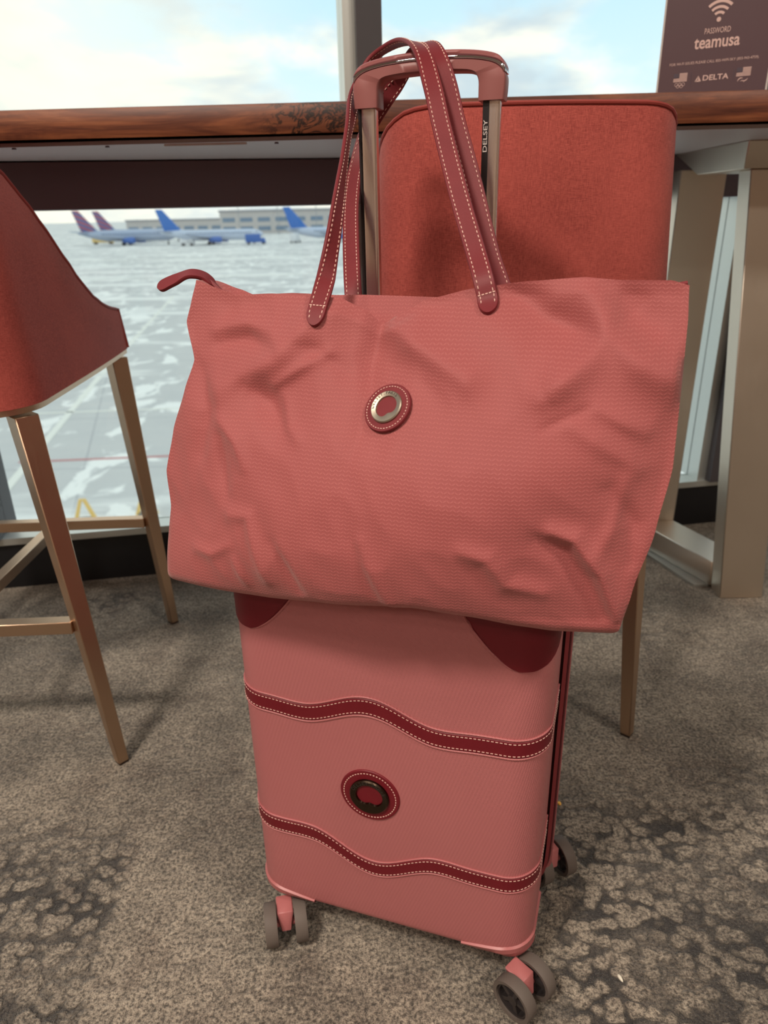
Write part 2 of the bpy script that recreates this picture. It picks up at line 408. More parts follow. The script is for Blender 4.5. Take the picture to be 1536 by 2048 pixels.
def line(a, b_, wd, m, dash=None):
    a, b_ = Vector(a), Vector(b_); d = b_ - a; L = d.length; d.normalize(); n = Vector((-d.y, d.x, 0)) * wd / 2
    segs = [(0, L)] if not dash else [(s, min(L, s + dash * .8)) for s in [i * dash for i in range(int(L / dash) + 1)]]
    mb = MB()
    for s, e in segs:
        q = [a + d * s - n, a + d * e - n, a + d * e + n, a + d * s + n]
        mb.hexa([(p.x, p.y, ZG) for p in q], [(p.x, p.y, ZG + .02) for p in q])
    mb.build('painted_line', m, apron)
line((-13.6, 24.0, 0), (-17.0, 42, 0), .32, m_paintw); line((-17.0, 42, 0), (-25.5, 92, 0), .36, m_paintw, 2.4)
line((-14.6, 27.2, 0), (18, 29.2, 0), .16, m_paintr)
line((-40, 33.5, 0), (30, 38, 0), .18, m_paintw)
line((9.5, 24.8, 0), (13.2, 27.6, 0), .5, m_painty); line((12.0, 30, 0), (17, 31.2, 0), .4, m_painty)
line((-60, 120, 0), (60, 128, 0), .6, m_paintw); line((-90, 180, 0), (90, 176, 0), .8, m_paintw)

m_fus = mat('aircraft_white', srgb(196, 206, 222), .4, spec=.4); m_silver = mat('aircraft_silver', srgb(168, 180, 200), .35, .2)
m_blue = mat('tail_blue', srgb(58, 118, 196), .45); m_bluel = mat('engine_blue', srgb(80, 116, 186), .45)
def fn_stripe(t, b, P, tc):
    sp = t.add('ShaderNodeSeparateXYZ', ins={0: P})
    f = t.math('FRACT', t.math('DIVIDE', t.math('ADD', sp.outputs[2], t.math('MULTIPLY', sp.outputs[0], .35)), 1.7))
    set_in(t, b, 'Base Color', t.mix(t.smooth(f, .5, .54), srgb(176, 96, 110), srgb(92, 112, 160)))
m_stripe = mat('tail_stripes', (.5, .3, .4), .5, fn=fn_stripe)
m_tyre = mat('aircraft_tyre', srgb(60, 60, 66), .8); m_winr = mat('cabin_window', srgb(70, 84, 112), .3)
def foil(mb, root, tip, rc, tc_, rt, tt, sweep_axis):
    """tapered slab: root/tip leading-edge points, chords, thickness, thin axis"""
    def sec(p, c, th):
        if sweep_axis == 'y': return [(p[0], p[1] - th / 2, p[2]), (p[0] - c, p[1] - th / 6, p[2]), (p[0] - c, p[1] + th / 6, p[2]), (p[0], p[1] + th / 2, p[2])]
        return [(p[0], p[1], p[2] - th / 2), (p[0] - c, p[1], p[2] - th / 6), (p[0] - c, p[1], p[2] + th / 6), (p[0], p[1], p[2] + th / 2)]
    mb.hexa(sec(root, rc, rt), sec(tip, tc_, tt))
def airplane(loc, rz, mf, mt, label, scale=1.0):
    """nose toward +x, origin on the ground under mid fuselage"""
    o = empty('airplane', loc, rz); o.scale = (scale,) * 3
    tag(o, label, 'airplane', 'parked airliners beyond the window')
    prof = [(.05, 19.5), (.7, 19.0), (1.3, 18), (1.75, 16.4), (1.9, 14.5), (1.9, -8), (1.6, -12), (1.0, -16), (.35, -19.2), (.1, -19.6)]
    z0 = 3.3
    mb = MB(); mb.lathe([(r, h) for r, h in prof], 24, 'x', Matrix.Translation((0, 0, z0)))
    for i, v in enumerate(mb.v):
        if v[0] < -8: mb.v[i] = (v[0], v[1], v[2] + (-(v[0] + 8)) * .10)
    mb.build('fuselage', mf, o, True)
    mb = MB(); foil(mb, (-11.5, 0, z0 + 1.7), (-18.0, 0, 12.4), 6.5, 2.6, .7, .3, 'y'); mb.build('tail_fin', mt, o)
    for s in (-1, 1):
        mb = MB(); foil(mb, (3.5, s * 1.6, 2.3), (-5.5, s * 16.5, 4.0), 7.5, 1.8, .9, .25, 'z'); mb.build('wing', m_silver, o)
        mb = MB(); foil(mb, (-14.5, s * .8, 4.6), (-18.2, s * 6.6, 5.2), 4.0, 1.6, .4, .2, 'z'); mb.build('tailplane', m_silver, o)
        mb = MB(); mb.lathe([(.75, 3.6), (1.05, 3.3), (1.1, 2), (.85, -.2), (.5, -1.2)], 16, 'x', Matrix.Translation((1.2, s * 4.9, 1.75)))
        mb.build('engine', m_bluel, o, True)
        mb = MB(); mb.box(-.7, -.4, s * 2.8 - .15, s * 2.8 + .15, .5, 2.4)
        for dx in (-.45, .45):
            mb.lathe([(.55, -.2), (.55, .2)], 14, 'y', Matrix.Translation((-.55 + dx * 0, s * 2.8 + dx, .55)))
        mb.build('landing_gear', m_tyre, o)
    mb = MB(); mb.box(15.6, 15.9, -.12, .12, .3, 2.4); mb.lathe([(.35, -.25), (.35, .25)], 14, 'y', Matrix.Translation((15.75, 0, .35))); mb.build('landing_gear', m_tyre, o)
    mb = MB()
    for i in range(26):
        x = -9 + i * .95
        for s in (-1, 1): mb.box(x, x + .35, s * 1.86 - .04, s * 1.86 + .04, z0 + .45, z0 + .85)
    mb.box(16.9, 17.6, -1.25, 1.25, z0 + .75, z0 + 1.05)
    mb.build('cabin_windows', m_winr, o)['kind'] = 'stuff'
    return o
airplane((-93, 284, ZG), -.10, m_silver, m_stripe, 'silver airliner with red and blue striped tail, leftmost on the apron', .98)
airplane((-98, 318, ZG), -.10, m_silver, m_stripe, 'silver striped-tail airliner parked just behind the leftmost airliner', .98)
airplane((-59, 272, ZG), -.06, m_fus, m_blue, 'white airliner with blue tail fin, in the middle of the apron', .95)
airplane((-14, 274, ZG), -.02, m_fus, m_blue, 'white airliner with blue tail fin partly hidden by the bag handles', .95)

m_bld = mat('terminal_concrete', srgb(196, 190, 186), .8); m_bwin = mat('terminal_glass', srgb(120, 140, 160), .2); m_roof = mat('terminal_roof', srgb(158, 158, 164), .7)
def building(x0, x1, y, h, label, dep=24, nb=12, wall=m_bld):
    o = empty('terminal_building', ((x0 + x1) / 2, y, ZG)); tag(o, label, 'building')
    hw = (x1 - x0) / 2
    mb = MB(); mb.box(-hw, hw, 0, dep, 0, h); mb.build('wall', wall, o)
    mb = MB(); mb.box(-hw - .5, hw + .5, -.6, dep, h, h + .9); mb.build('roof', m_roof, o)
    pw = 2 * hw / nb; win = None
    for r in range(max(1, int(h / 5))):
        for i in range(nb):
            if win is None:
                m2 = MB(); m2.box(0, pw * .7, -.12, .1, 0, 2.2); win = m2.build('window', m_bwin, o); c = win
            else:
                c = win.copy(); col.objects.link(c)
            c.location = (-hw + i * pw + pw * .15, 0, 1.6 + r * 4.6)
    return o
building(-88, 30, 430, 11.5, 'long low grey terminal behind the parked airliners')
building(-170, -95, 520, 7.5, 'distant low terminal wing beyond the striped-tail airliners', nb=8)
m_teal = mat('pale_teal_cladding', srgb(190, 206, 206), .7)
building(120, 210, 330, 16, 'pale building seen between the steel table uprights', nb=9, wall=m_teal)
m_pole = mat('mast_grey', srgb(150, 154, 160), .6)
for i, (x, y) in enumerate(((-72, 400), (-52, 402), (-32, 404), (-12, 405))):
    mb = MB(); mb.tube([(0, 0, 0), (0, 0, 17)], .16, 8); mb.box(-1.6, 1.6, -.3, .3, 16.6, 17.1)
    o = mb.build('light_mast', m_pole); o.location = (x, y, ZG)
    tag(o, ('leftmost', 'second', 'third', 'rightmost')[i] + ' thin floodlight mast in a row of four before the long terminal', 'light mast', 'floodlight masts by the terminal')
m_vw = mat('vehicle_white', srgb(225, 226, 228), .4); m_vb = mat('vehicle_blue', srgb(70, 110, 180), .4); m_vo = mat('vehicle_orange', srgb(230, 110, 70), .5); m_vy = mat('vehicle_yellow', srgb(232, 200, 130), .5)
def truck(loc, rz, m, label, L=6.0, H=2.6):
    o = empty('ground_vehicle', loc, rz); tag(o, label, 'vehicle')
    mb = MB(); mb.box(-L / 2, L / 2 - 1.9, -1.1, 1.1, .7, H); mb.build('cargo_box', m, o, bevel=.08)
    mb = MB(); mb.hexa([(L / 2 - 1.8, -1, .5), (L / 2, -1, .5), (L / 2, 1, .5), (L / 2 - 1.8, 1, .5)], [(L / 2 - 1.8, -1, 2.1), (L / 2 - .5, -1, 2.1), (L / 2 - .5, 1, 2.1), (L / 2 - 1.8, 1, 2.1)]); mb.build('cab', m, o, bevel=.08)
    for x in (-L / 2 + 1, L / 2 - 1):
        for s in (-1, 1):
            mb = MB(); mb.lathe([(.45, -.15), (.45, .15)], 14, 'y', Matrix.Translation((x, s, .45))); mb.build('wheel', m_tyre, o)
truck((-42, 262, ZG), .2, m_vb, 'blue service truck beside the middle airliner', 7, 3.4)
truck((-29, 268, ZG), 1.4, m_vw, 'white service truck just left of the bag handles on the apron', 6, 3.2)
truck((-108, 300, ZG), 0, m_vy, 'yellow service truck under the leftmost tail', 8, 2.6)
truck((-66, 264, ZG), 0, m_vw, 'white tug between the striped and blue tailed airliners', 5, 2.0)
truck((122, 262, ZG), .3, m_vo, 'orange truck seen between the steel table uprights', 3.6, 3.6)
truck((131, 262, ZG), 0, m_vw, 'white van seen between the steel table uprights', 5.5, 2.2)
m_hoop = mat('yellow_barrier', srgb(236, 196, 112), .5); m_hbase = mat('barrier_base', srgb(120, 116, 112), .8)
for x, y, lb in ((-9.6, 21.1, 'yellow A-shaped barrier on the apron, left of its twin'), (-7.75, 21.5, 'yellow A-shaped barrier on the apron, behind the stool front leg')):
    o = empty('apron_barrier', (x, y, ZG), .15); tag(o, lb, 'barrier', 'yellow barriers on the apron')
    for s in (-1, 1):
        mb = MB(); mb.hexa([(s * .30 - .06, -.05, 0), (s * .30 + .06, -.05, 0), (s * .30 + .06, .05, 0), (s * .30 - .06, .05, 0)], [(s * .05 - .05, -.05, .72), (s * .05 + .05, -.05, .72), (s * .05 + .05, .05, .72), (s * .05 - .05, .05, .72)]); mb.build('leg', m_hoop, o)
    mb = MB(); mb.box(-.26, .26, -.12, .12, 0, .06); mb.build('base', m_hbase, o)

# ------------------------------------------------------------------ bar table along the window
TZ0, TZ1 = 1.0225, 1.070
tbl = empty('bar_table', (0, 1.45, 0)); tag(tbl, 'long walnut slab bar table with brushed steel leg frame by window', 'table')
OT = (0, 1.45, 0)
NS = 60
def tf(x):  # front edge
    return 1.316 - .035 * x + .004 * noise.noise((x * 3, 0, 5))
mb = MB()
def slab(u, v):
    x = -2.6 + 5.4 * u
    f = tf(x); bk = wpt(x / math.cos(WY), 0, 0).y - .05
    sec = [(bk, TZ0), (f + .006, TZ0), (f + .0015, TZ0 + .002), (f, TZ0 + .007), (f - .002, (TZ0 + TZ1) / 2), (f, TZ1 - .006), (f + .002, TZ1 - .0015), (f + .008, TZ1), (bk, TZ1), (bk, TZ0)]
    i = min(9, int(round(v * 9))); return (x, sec[i][0], sec[i][1])
mb.grid(NS, 10, slab)
mb.build('tabletop', m_wood, tbl, smooth=True, merge=1e-5, off=OT)
mb = MB(); bl = lambda x: wpt(x / math.cos(WY), 0, 0).y - .07
mb.hexa([(-2.6, tf(-2.6) + .02, TZ0 - .006), (2.7, tf(2.7) + .02, TZ0 - .006), (2.7, bl(2.7), TZ0 - .006), (-2.6, bl(-2.6), TZ0 - .006)], [(-2.6, tf(-2.6) + .02, TZ0), (2.7, tf(2.7) + .02, TZ0), (2.7, bl(2.7), TZ0), (-2.6, bl(-2.6), TZ0)])
mb.build('underside_panel', m_under, tbl, off=OT)
mb = MB(); mb.box(-.36, -.22, 1.36, 1.366, TZ0 - .009, TZ0 - .006); mb.build('label_strip', m_acryl, tbl, off=OT)
for sx in (-.62, -.46, -.17):
    mb = MB(); mb.lathe([(.004, TZ0 - .0085), (.003, TZ0 - .006)], 12, 'z', Matrix.Translation((sx, 1.37, 0))); mb.build('screw', m_dark, tbl, off=OT)
# steel frame of the leg: closed loop of wide rectangular tube, raked sideways
ZT = TZ0 - .006
def tubebar(name, bot, top):
    mb = MB(); mb.hexa(bot, top); mb.build(name, m_steel, tbl, bevel=.002, segs=1, off=OT)
def rect(x0, x1, y0, y1, z): return [(x0, y0, z), (x1, y0, z), (x1, y1, z), (x0, y1, z)]
tubebar('front_upright', rect(.830, .936, 1.54, 1.592, 0), rect(.742, .850, 1.555, 1.607, .966))
tubebar('rear_upright', rect(.722, .828, 1.86, 1.915, 0), rect(.716, .826, 1.845, 1.90, .980))
tubebar('top_beam', rect(.728, .850, 1.556, 1.78, .9665), rect(.720, .855, 1.535, 1.905, ZT))
mb = MB(); mb.hexa([(.826, 1.593, .008), (.930, 1.593, .008), (.826, 1.859, .008), (.724, 1.859, .008)], [(.820, 1.593, .075), (.924, 1.593, .075), (.826, 1.859, .075), (.724, 1.859, .075)]); mb.build('bottom_beam', m_steel, tbl, bevel=.002, segs=1, off=OT)
mb = MB(); mb.hexa([(.790, 1.60, .0005), (.826, 1.60, .0005), (.745, 1.85, .0005), (.712, 1.85, .0005)], [(.790, 1.60, .008), (.826, 1.60, .008), (.745, 1.85, .008), (.712, 1.85, .008)]); mb.build('floor_plate', m_alu, tbl, off=OT)
mb = MB(); mb.box(.79, .85, 1.94, 1.96, .10, .13); mb.build('cable_clip', m_gold, tbl, off=OT)

# ------------------------------------------------------------------ Wi-Fi sign on the table
SY = -.45
sg = empty('table_sign', (.52, 1.5, TZ1), SY); tag(sg, 'mauve Wi-Fi password sign standing on the bar table', 'sign')
mb = MB(); mb.box(0, .178, 0, .0035, .002, .262); mb.build('panel', m_sign, sg)
mb = MB(); mb.box(-.003, .0, -.001, .0045, .0005, .265); mb.box(.178, .181, -.001, .0045, .0005, .265); mb.box(-.003, .181, -.001, .0045, .0005, .002); mb.box(.0, .178, -.001, .0045, .262, .265); mb.build('acrylic_frame', m_acryl, sg)
mb = MB(); mb.box(0, .178, .0045, .06, .0005, .003); mb.build('foot', m_acryl, sg)
TXM = lambda x, z: Matrix.Translation((x, -.0006, z - TZ1)) @ Matrix.Rotation(PI / 2, 4, 'X')
def sign_text(txt, x, z, wd, hh, name='lettering', m=m_signink, **kw):
    v, f = text_fit(txt, wd, hh, **kw); mb = MB(); mb.raw(v, f, TXM(x, z)); mb.build(name, m, sg)
mb = MB(); mb.lathe([(.0036, -.0006), (.0036, 0)], 24, 'y', Matrix.Translation((.0880, 0, 1.1985 - TZ1)))
for r0_, r1_ in ((.0085, .0125), (.0165, .0205), (.0245, .0290)):
    a0, a1 = math.radians(47), math.radians(133)
    mb.grid(20, 2, lambda u, v: ((.088 + (r0_ + (r1_ - r0_) * v) * math.cos(a0 + (a1 - a0) * u)), -.0006, 1.1985 - TZ1 + (r0_ + (r1_ - r0_) * v) * math.sin(a0 + (a1 - a0) * u)))
mb.build('wifi_symbol', m_signink, sg)
sign_text('PASSWORD', .0885, 1.1785, .0415, .0085)
sign_text('teamusa', .0898, 1.1568, .0735, .0165, bold=.018)
sign_text('FOR WI-FI ISSUES PLEASE CALL 855-WIFI-SKY (855-943-4759).', .0885, 1.1333, .145, .0054)
sign_text('DELTA', .0955, 1.1075, .0420, .0085, bold=.018)
mb = MB(); mb.raw([(.0612, -.0006, 1.1066 - TZ1), (.0655, -.0006, 1.1096 - TZ1), (.0668, -.0006, 1.1160 - TZ1)], [(0, 1, 2)])
mb.raw([(.0668, -.0006, 1.1160 - TZ1), (.0672, -.0006, 1.1090 - TZ1), (.0722, -.0006, 1.1066 - TZ1)], [(0, 1, 2)])
mb.raw([(.0625, -.0006, 1.1066 - TZ1), (.0715, -.0006, 1.1066 - TZ1), (.0662, -.0006, 1.1088 - TZ1)], [(0, 1, 2)]); mb.build('triangle_mark', m_signink, sg)
def flag(x0, z0):
    wd, hh = .0228, .0130; mb = MB(); z0 -= TZ1
    for i in range(7):
        za = z0 + hh * i / 6.6; xa = x0 if i < 3 else x0 + wd * .42
        mb.box(xa, x0 + wd, -.0006, 0, za, za + hh / 6.6 * .62)
    mb.build('flag_stripes', m_signink, sg)
    mb = MB(); mb.box(x0, x0 + wd * .40, -.0006, 0, z0 + hh * .47, z0 + hh); mb.build('flag_canton', m_signdim, sg)
flag(.0252, 1.1090); flag(.1287, 1.1096)
mb = MB()
for i, (dx, dz) in enumerate(((0, 0), (.0058, 0), (.0116, 0), (.0029, -.0028), (.0087, -.0028))):
    mb.grid(20, 2, lambda u, v: (.0310 + dx + (.0022 + .0006 * v) * math.cos(2 * PI * u), -.0006, 1.1045 + dz - TZ1 + (.0022 + .0006 * v) * math.sin(2 * PI * u)))
mb.build('ring_marks', m_signink, sg)
mb = MB()
for cx_, cz_, r_, a0_, a1_, w_ in ((.1375, 1.1015, .0052, 60, 190, .0016), (.1425, 1.1075, .0055, 230, 350, .0016), (.1392, 1.0985, .0040, 20, 140, .0012)):
    mb.grid(14, 2, lambda u, v: (cx_ + (r_ + w_ * (v - .5) * math.sin(PI * (.08 + .92 * u))) * math.cos(math.radians(a0_ + (a1_ - a0_) * u)), -.0006, cz_ - TZ1 + (r_ + w_ * (v - .5) * math.sin(PI * (.08 + .92 * u))) * math.sin(math.radians(a0_ + (a1_ - a0_) * u))))
mb.build('arc_marks', m_signink, sg)
for x in (.0545, .1245):
    mb = MB(); mb.box(x, x + .0006, -.0005, 0, 1.1035 - TZ1, 1.122 - TZ1); mb.build('divider', m_signdim, sg)

# ------------------------------------------------------------------ bar stools
def make_stool():
    o = empty('bar_stool')
    hw = .195; yb = -.238; yfr = .285; rc = .082; th = .042; ZB, ZTOP = .655, 1.022
    flare = lambda z: 1 + .13 * max(0, (ZTOP - z)) / (ZTOP - ZB)
    # U path on the outside: right front -> back -> left front, (x, y, nx, ny)
    path = []
    def side_x(y): return hw - .006 * max(0, (y - .02) / (yfr - .02)) ** 2
    ys = [yfr - (yfr - (yb + rc)) * i / 22 for i in range(22)]
    right = [(side_x(y), y, 1, 0) for y in ys]
    arc = [(hw - rc + rc * math.cos(a), yb + rc - rc * math.sin(a), math.cos(a), -math.sin(a)) for a in [PI / 2 * i / 8 for i in range(9)]]
    arc = [(p[0], p[1] , p[2], p[3]) for p in arc]
    nb = 14
    back = [((hw - rc) * (1 - 2 * i / nb), yb - .010 * math.sin(PI * i / nb), 0, -1) for i in range(1, nb)]
    half = right + arc
    path = half + back + [(-p[0], p[1], -p[2], p[3]) for p in half[::-1]]
    prof = [(yfr, .735), (.24, .742), (.20, .752), (.15, .772), (.10, .803), (.05, .847), (0, .892), (-.05, .935), (-.10, .972), (-.15, .998), (-.19, 1.012), (-.238, ZTOP)][::-1]
    def top(y): return interp([(a, b_) for a, b_ in prof], max(yb, min(yfr, y)))
    n = len(path); mb = MB(); er = .008
    def sec(u, v):
        i = min(n - 1, int(round(u * (n - 1)))); x, y, nx, ny = path[i]; zt = top(y)
        fd = max(0, min(1, (-.02 - y) / .16)); d = max(0, (abs(x) - (hw - .03)) / .03); zt -= .012 * d * d * fd   # rounded top corners of the back
        # outer bottom -> outer top -> inner top -> inner bottom
        ring = [(.0, ZB), (0, ZB + .3 * (zt - ZB)), (0, ZB + .65 * (zt - ZB)), (0, zt - er), (-.3 * er, zt - .3 * er), (-er, zt), (-th + er, zt), (-th + .3 * er, zt - .3 * er), (-th, zt - er), (-th, ZB + .5 * (zt - ZB)), (-th, ZB), (0, ZB)]
        k = min(11, int(round(v * 11))); d, z = ring[k]
        return ((x + nx * d) * flare(z), y + ny * d, z)
    mb.grid(n, 12, sec)
    for i in (0, n - 1):
        r = [sec(i / (n - 1), k / 11) for k in range(11)]; mb.raw(r, [tuple(range(11))])
    mb.build('backrest', m_stool, o, smooth=True, merge=1e-5, angle=math.radians(55))
    pip = MB(); pts = []
    for i in range(n):
        x, y, nx, ny = path[i]; p = sec(i / (n - 1), 4 / 11); pts.append((p[0] + nx * .001, p[1] + ny * .001, p[2] + .001))
    p0 = sec(0, 0); pts = [(path[0][0] * 1.13 + .001, yfr + .001, ZB + .002)] + pts + [(-path[0][0] * 1.13 - .001, yfr + .001, ZB + .002)]
    pip.tube(pts, .0028, 8); pip.build('piping', m_piping, o, smooth=True)
    # seat cushion
    mb = MB()
    def seat(u, v):
        a = 2 * PI * u; sq = lambda c: math.copysign(abs(c) ** .35, c)
        lv = [(0, ZB + .012), (.97, ZB + .012), (1.0, ZB + .025), (1.0, .735), (.96, .752), (.80, .760), (0, .764)]
        k, z = lv[min(6, int(round(v * 6)))]
        return (sq(math.cos(a)) * .150 * k, .045 + sq(math.sin(a)) * .225 * k, z)
    mb.grid(40, 7, seat, closeu=True); mb.build('seat', m_stool, o, smooth=True, merge=1e-5)
    # metal band under the shell
    mb = MB()
    def band(u, v):
        i = min(n - 1, int(round(u * (n - 1)))); x, y, nx, ny = path[i]
        d, z = [(-.002, ZB - .009), (-.002, ZB - .0005), (-.03, ZB - .0005), (-.03, ZB - .009), (-.002, ZB - .009)][min(4, int(round(v * 4)))]
        return ((x + nx * d) * 1.13, y + ny * d, z)
    mb.grid(n, 5, band); mb.build('seat_band', m_gold, o, smooth=True, merge=1e-5)
    mb = MB(); mb.box(-.165, .165, -.20, .27, ZB - .012, ZB + .010); mb.build('seat_base', m_dark, o)
    feet = [(.236, -.19), (.22, .285), (-.22, .285), (-.236, -.19)]; tops = [(.192, -.182), (.192, .268), (-.192, .268), (-.192, -.182)]
    at = lambda i, z: Vector((feet[i][0] + (tops[i][0] - feet[i][0]) * z / .641, feet[i][1] + (tops[i][1] - feet[i][1]) * z / .641, z))
    for i in range(4):
        mb = MB(); q = lambda c, r: [(c.x + r * 1.0, c.y, c.z), (c.x, c.y + r, c.z), (c.x - r, c.y, c.z), (c.x, c.y - r, c.z)]
        mb.hexa(q(at(i, .004), .0135), q(at(i, .641), .0245)); mb.build('leg', m_gold, o, bevel=.0015, segs=1)
        mb = MB(); mb.hexa(q(at(i, 0), .012), q(at(i, .004), .012)); mb.build('foot_cap', m_footcap, o)
    def bar(a, b_, w_=.011, h_=.011):
        a, b_ = Vector(a), Vector(b_); d = (b_ - a).normalized(); s = d.cross(Vector((0, 0, 1))).normalized() * w_; up = Vector((0, 0, h_))
        mb = MB(); mb.hexa([a - s - up, b_ - s - up, b_ + s - up, a + s - up], [a - s + up, b_ - s + up, b_ + s + up, a + s + up]); mb.build('stretcher', m_gold, o, bevel=.001, segs=1)
    e = Vector((.014, 0, 0))
    bar(at(0, .285) - e, at(3, .285) + e); bar(at(1, .27) - e, at(2, .27) + e)
    m0 = (at(0, .285) + at(3, .285)) / 2; m1 = (at(1, .27) + at(2, .27)) / 2
    bar(m0 + Vector((0, .011, 0)), m1 - Vector((0, .011, 0)))
    return o
stool = make_stool(); stool.location = (-.724, 1.193, 0); stool.rotation_euler.z = .035
tag(stool, 'coral linen bar stool at the left edge of the picture', 'bar stool', 'coral bar stools at the window table')
s2 = stool.copy(); col.objects.link(s2); s2.location = (.196, 1.232, 0); s2.rotation_euler.z = .05
for ch in list(stool.children):
    c = ch.copy(); col.objects.link(c); c.parent = s2
tag(s2, 'coral linen bar stool standing directly behind the suitcase handle', 'bar stool', 'coral bar stools at the window table')

# ------------------------------------------------------------------ suitcase
CX, CY, CYAW = -.0096, .6356, -.3208
case = empty('suitcase', (CX, CY, 0), CYAW)
tag(case, 'pink hard-shell spinner suitcase with burgundy wavy straps and extended handle', 'suitcase')
HWc, DEP, ZB, ZTc, RC, RF = .1817, .232, .056, .548, .040, .027
Y1, Y2 = .112, .146
def inset(z):
    d = 0.0
    if z > ZTc - RF: d = RF - math.sqrt(max(0, RF ** 2 - (z - (ZTc - RF)) ** 2))
    if z < ZB + .018: d = .018 - math.sqrt(max(0, .018 ** 2 - (ZB + .018 - z) ** 2))
    return d
def bulge(z): return .006 * math.sin(PI * max(0, min(1, (z - ZB) / (ZTc - ZB))))
LS = Y1 - RC; LA = RC * PI / 2; LF = 2 * (HWc - RC)
SMAX = LF / 2 + LA + LS; FL = .0008
def surf(s, z, off=0.0):
    """front shell surface: s = arc length from the middle of the front, wraps onto both sides"""
    d = inset(z) - off; sg_ = 1 if s >= 0 else -1; a = abs(s); r = max(.004, RC - d)
    b_ = bulge(z)
    if a <= LF / 2:
        yb_ = b_ * (1 - (a / (HWc)) ** 2); return Vector((sg_ * a, d - yb_, z))
    if a <= LF / 2 + LA:
        an = (a - LF / 2) / RC; yb_ = b_ * (1 - ((LF / 2 + RC * math.sin(an)) / HWc) ** 2)
        return Vector((sg_ * (HWc - RC + r * math.sin(an)), RC - r * math.cos(an) - yb_ * math.cos(an), z))
    k = (a - LF / 2 - LA) / LS
    return Vector((sg_ * (HWc - d + FL * k ** .8), RC + (a - LF / 2 - LA), z))
zs = [ZB] + [ZB + .018 * (1 - math.cos(PI / 2 * i / 6)) for i in range(1, 7)] + [ZB + .018 + (ZTc - RF - ZB - .018) * i / 24 for i in range(1, 25)] + [ZTc - RF + RF * math.sin(PI / 2 * i / 8) for i in range(1, 9)]
ss = [-SMAX, -LF / 2 - LA - LS * .5] + [-LF / 2 - LA * (1 - i / 10) for i in range(11)] + [-LF / 2 + LF * i / 20 for i in range(1, 20)] + [LF / 2 + LA * i / 10 for i in range(11)] + [LF / 2 + LA + LS * .5, SMAX]
def shell(fn):
    mb = MB(); ns, nz = len(ss), len(zs)
    mb.grid(ns, nz, lambda u, v: fn(ss[int(round(u * (ns - 1)))], zs[int(round(v * (nz - 1)))]))
    mb.raw([fn(s, ZTc) for s in ss], [tuple(range(ns))]); mb.raw([fn(s, ZB) for s in ss], [tuple(range(ns))])
    lo = [fn(ss[0], z) for z in zs]; hi = [fn(ss[-1], z) for z in zs]
    mb.raw(lo + hi[::-1], [tuple(range(2 * nz))])
    return mb
shell(surf).build('front_shell', m_shell, case, smooth=True, merge=1e-5)
shell(lambda s, z: (lambda p: Vector((p.x * (1 + .0105 / HWc), DEP - p.y * ((DEP - Y2) / Y1), p.z)))(surf(s, z))).build('back_shell', m_shell, case, smooth=True, merge=1e-5)
mb = MB()
def zb(u, v):
    a = 2 * PI * u; sq = lambda c: math.copysign(abs(c) ** .16, c)
    e = [.0075, .0035, .0035, .0075][min(3, int(round(v * 3)))]; yy = [Y1, Y1 + .004, Y2 - .004, Y2][min(3, int(round(v * 3)))]
    return (sq(math.cos(a)) * (HWc + .0115 - e), yy, (ZB + ZTc) / 2 + sq(math.sin(a)) * ((ZTc - ZB) / 2 - e))
mb.grid(160, 4, zb, closeu=True); mb.build('zipper_band', m_zip, case, smooth=True)
mb = MB(); mb.tube([(lambda a: (math.copysign(abs(math.cos(a)) ** .16, math.cos(a)) * (HWc + .0085), (Y1 + Y2) / 2, (ZB + ZTc) / 2 + math.copysign(abs(math.sin(a)) ** .16, math.sin(a)) * ((ZTc - ZB) / 2 - .003)))(2 * PI * i / 160) for i in range(160)], .0022, 6, True); mb.build('zipper_teeth', m_zipdark, case, smooth=True)

def conform(s0, s1, zc, half, name, m, ns=150, th=.0016):
    """ribbon lying on the front shell"""
    mb = MB(); prof = [(-half, -.001), (-half, th * .5), (-half + .0008, th), (half - .0008, th), (half, th * .5), (half, -.001)]
    mb.grid(ns, 6, lambda u, v: (lambda s, k: surf(s, zc(s) + prof[k][0], prof[k][1]))(s0 + (s1 - s0) * u, min(5, int(round(v * 5)))))
    return mb.build(name, m, case, smooth=True)
def stitches(path_fn, length, pitch, wd, lift, mb, dash=.62):
    """dashes along path_fn(dist)->(point, tangent, across, normal)"""
    n = int(length / pitch)
    for i in range(n):
        p, tg, ac, nm = path_fn((i + .5) * pitch); h = pitch * dash / 2
        a = [p + tg * sx * h + ac * sy * wd / 2 for sx, sy in ((-1, -1), (1, -1), (1, 1), (-1, 1))]
        mb.hexa([q - nm * .0004 for q in a], [q * .75 + p * .25 + nm * lift for q in a])
def wave(s, zbase, amp):
    x = (s + .012) / .078
    return zbase + amp * (math.cos(PI / 2 * max(-1, min(1, x))) ** 2 - .10 * math.exp(-((abs(x) - 1.12) / .30) ** 2)) - .010 * (s / .2) * (amp < 0) * .6
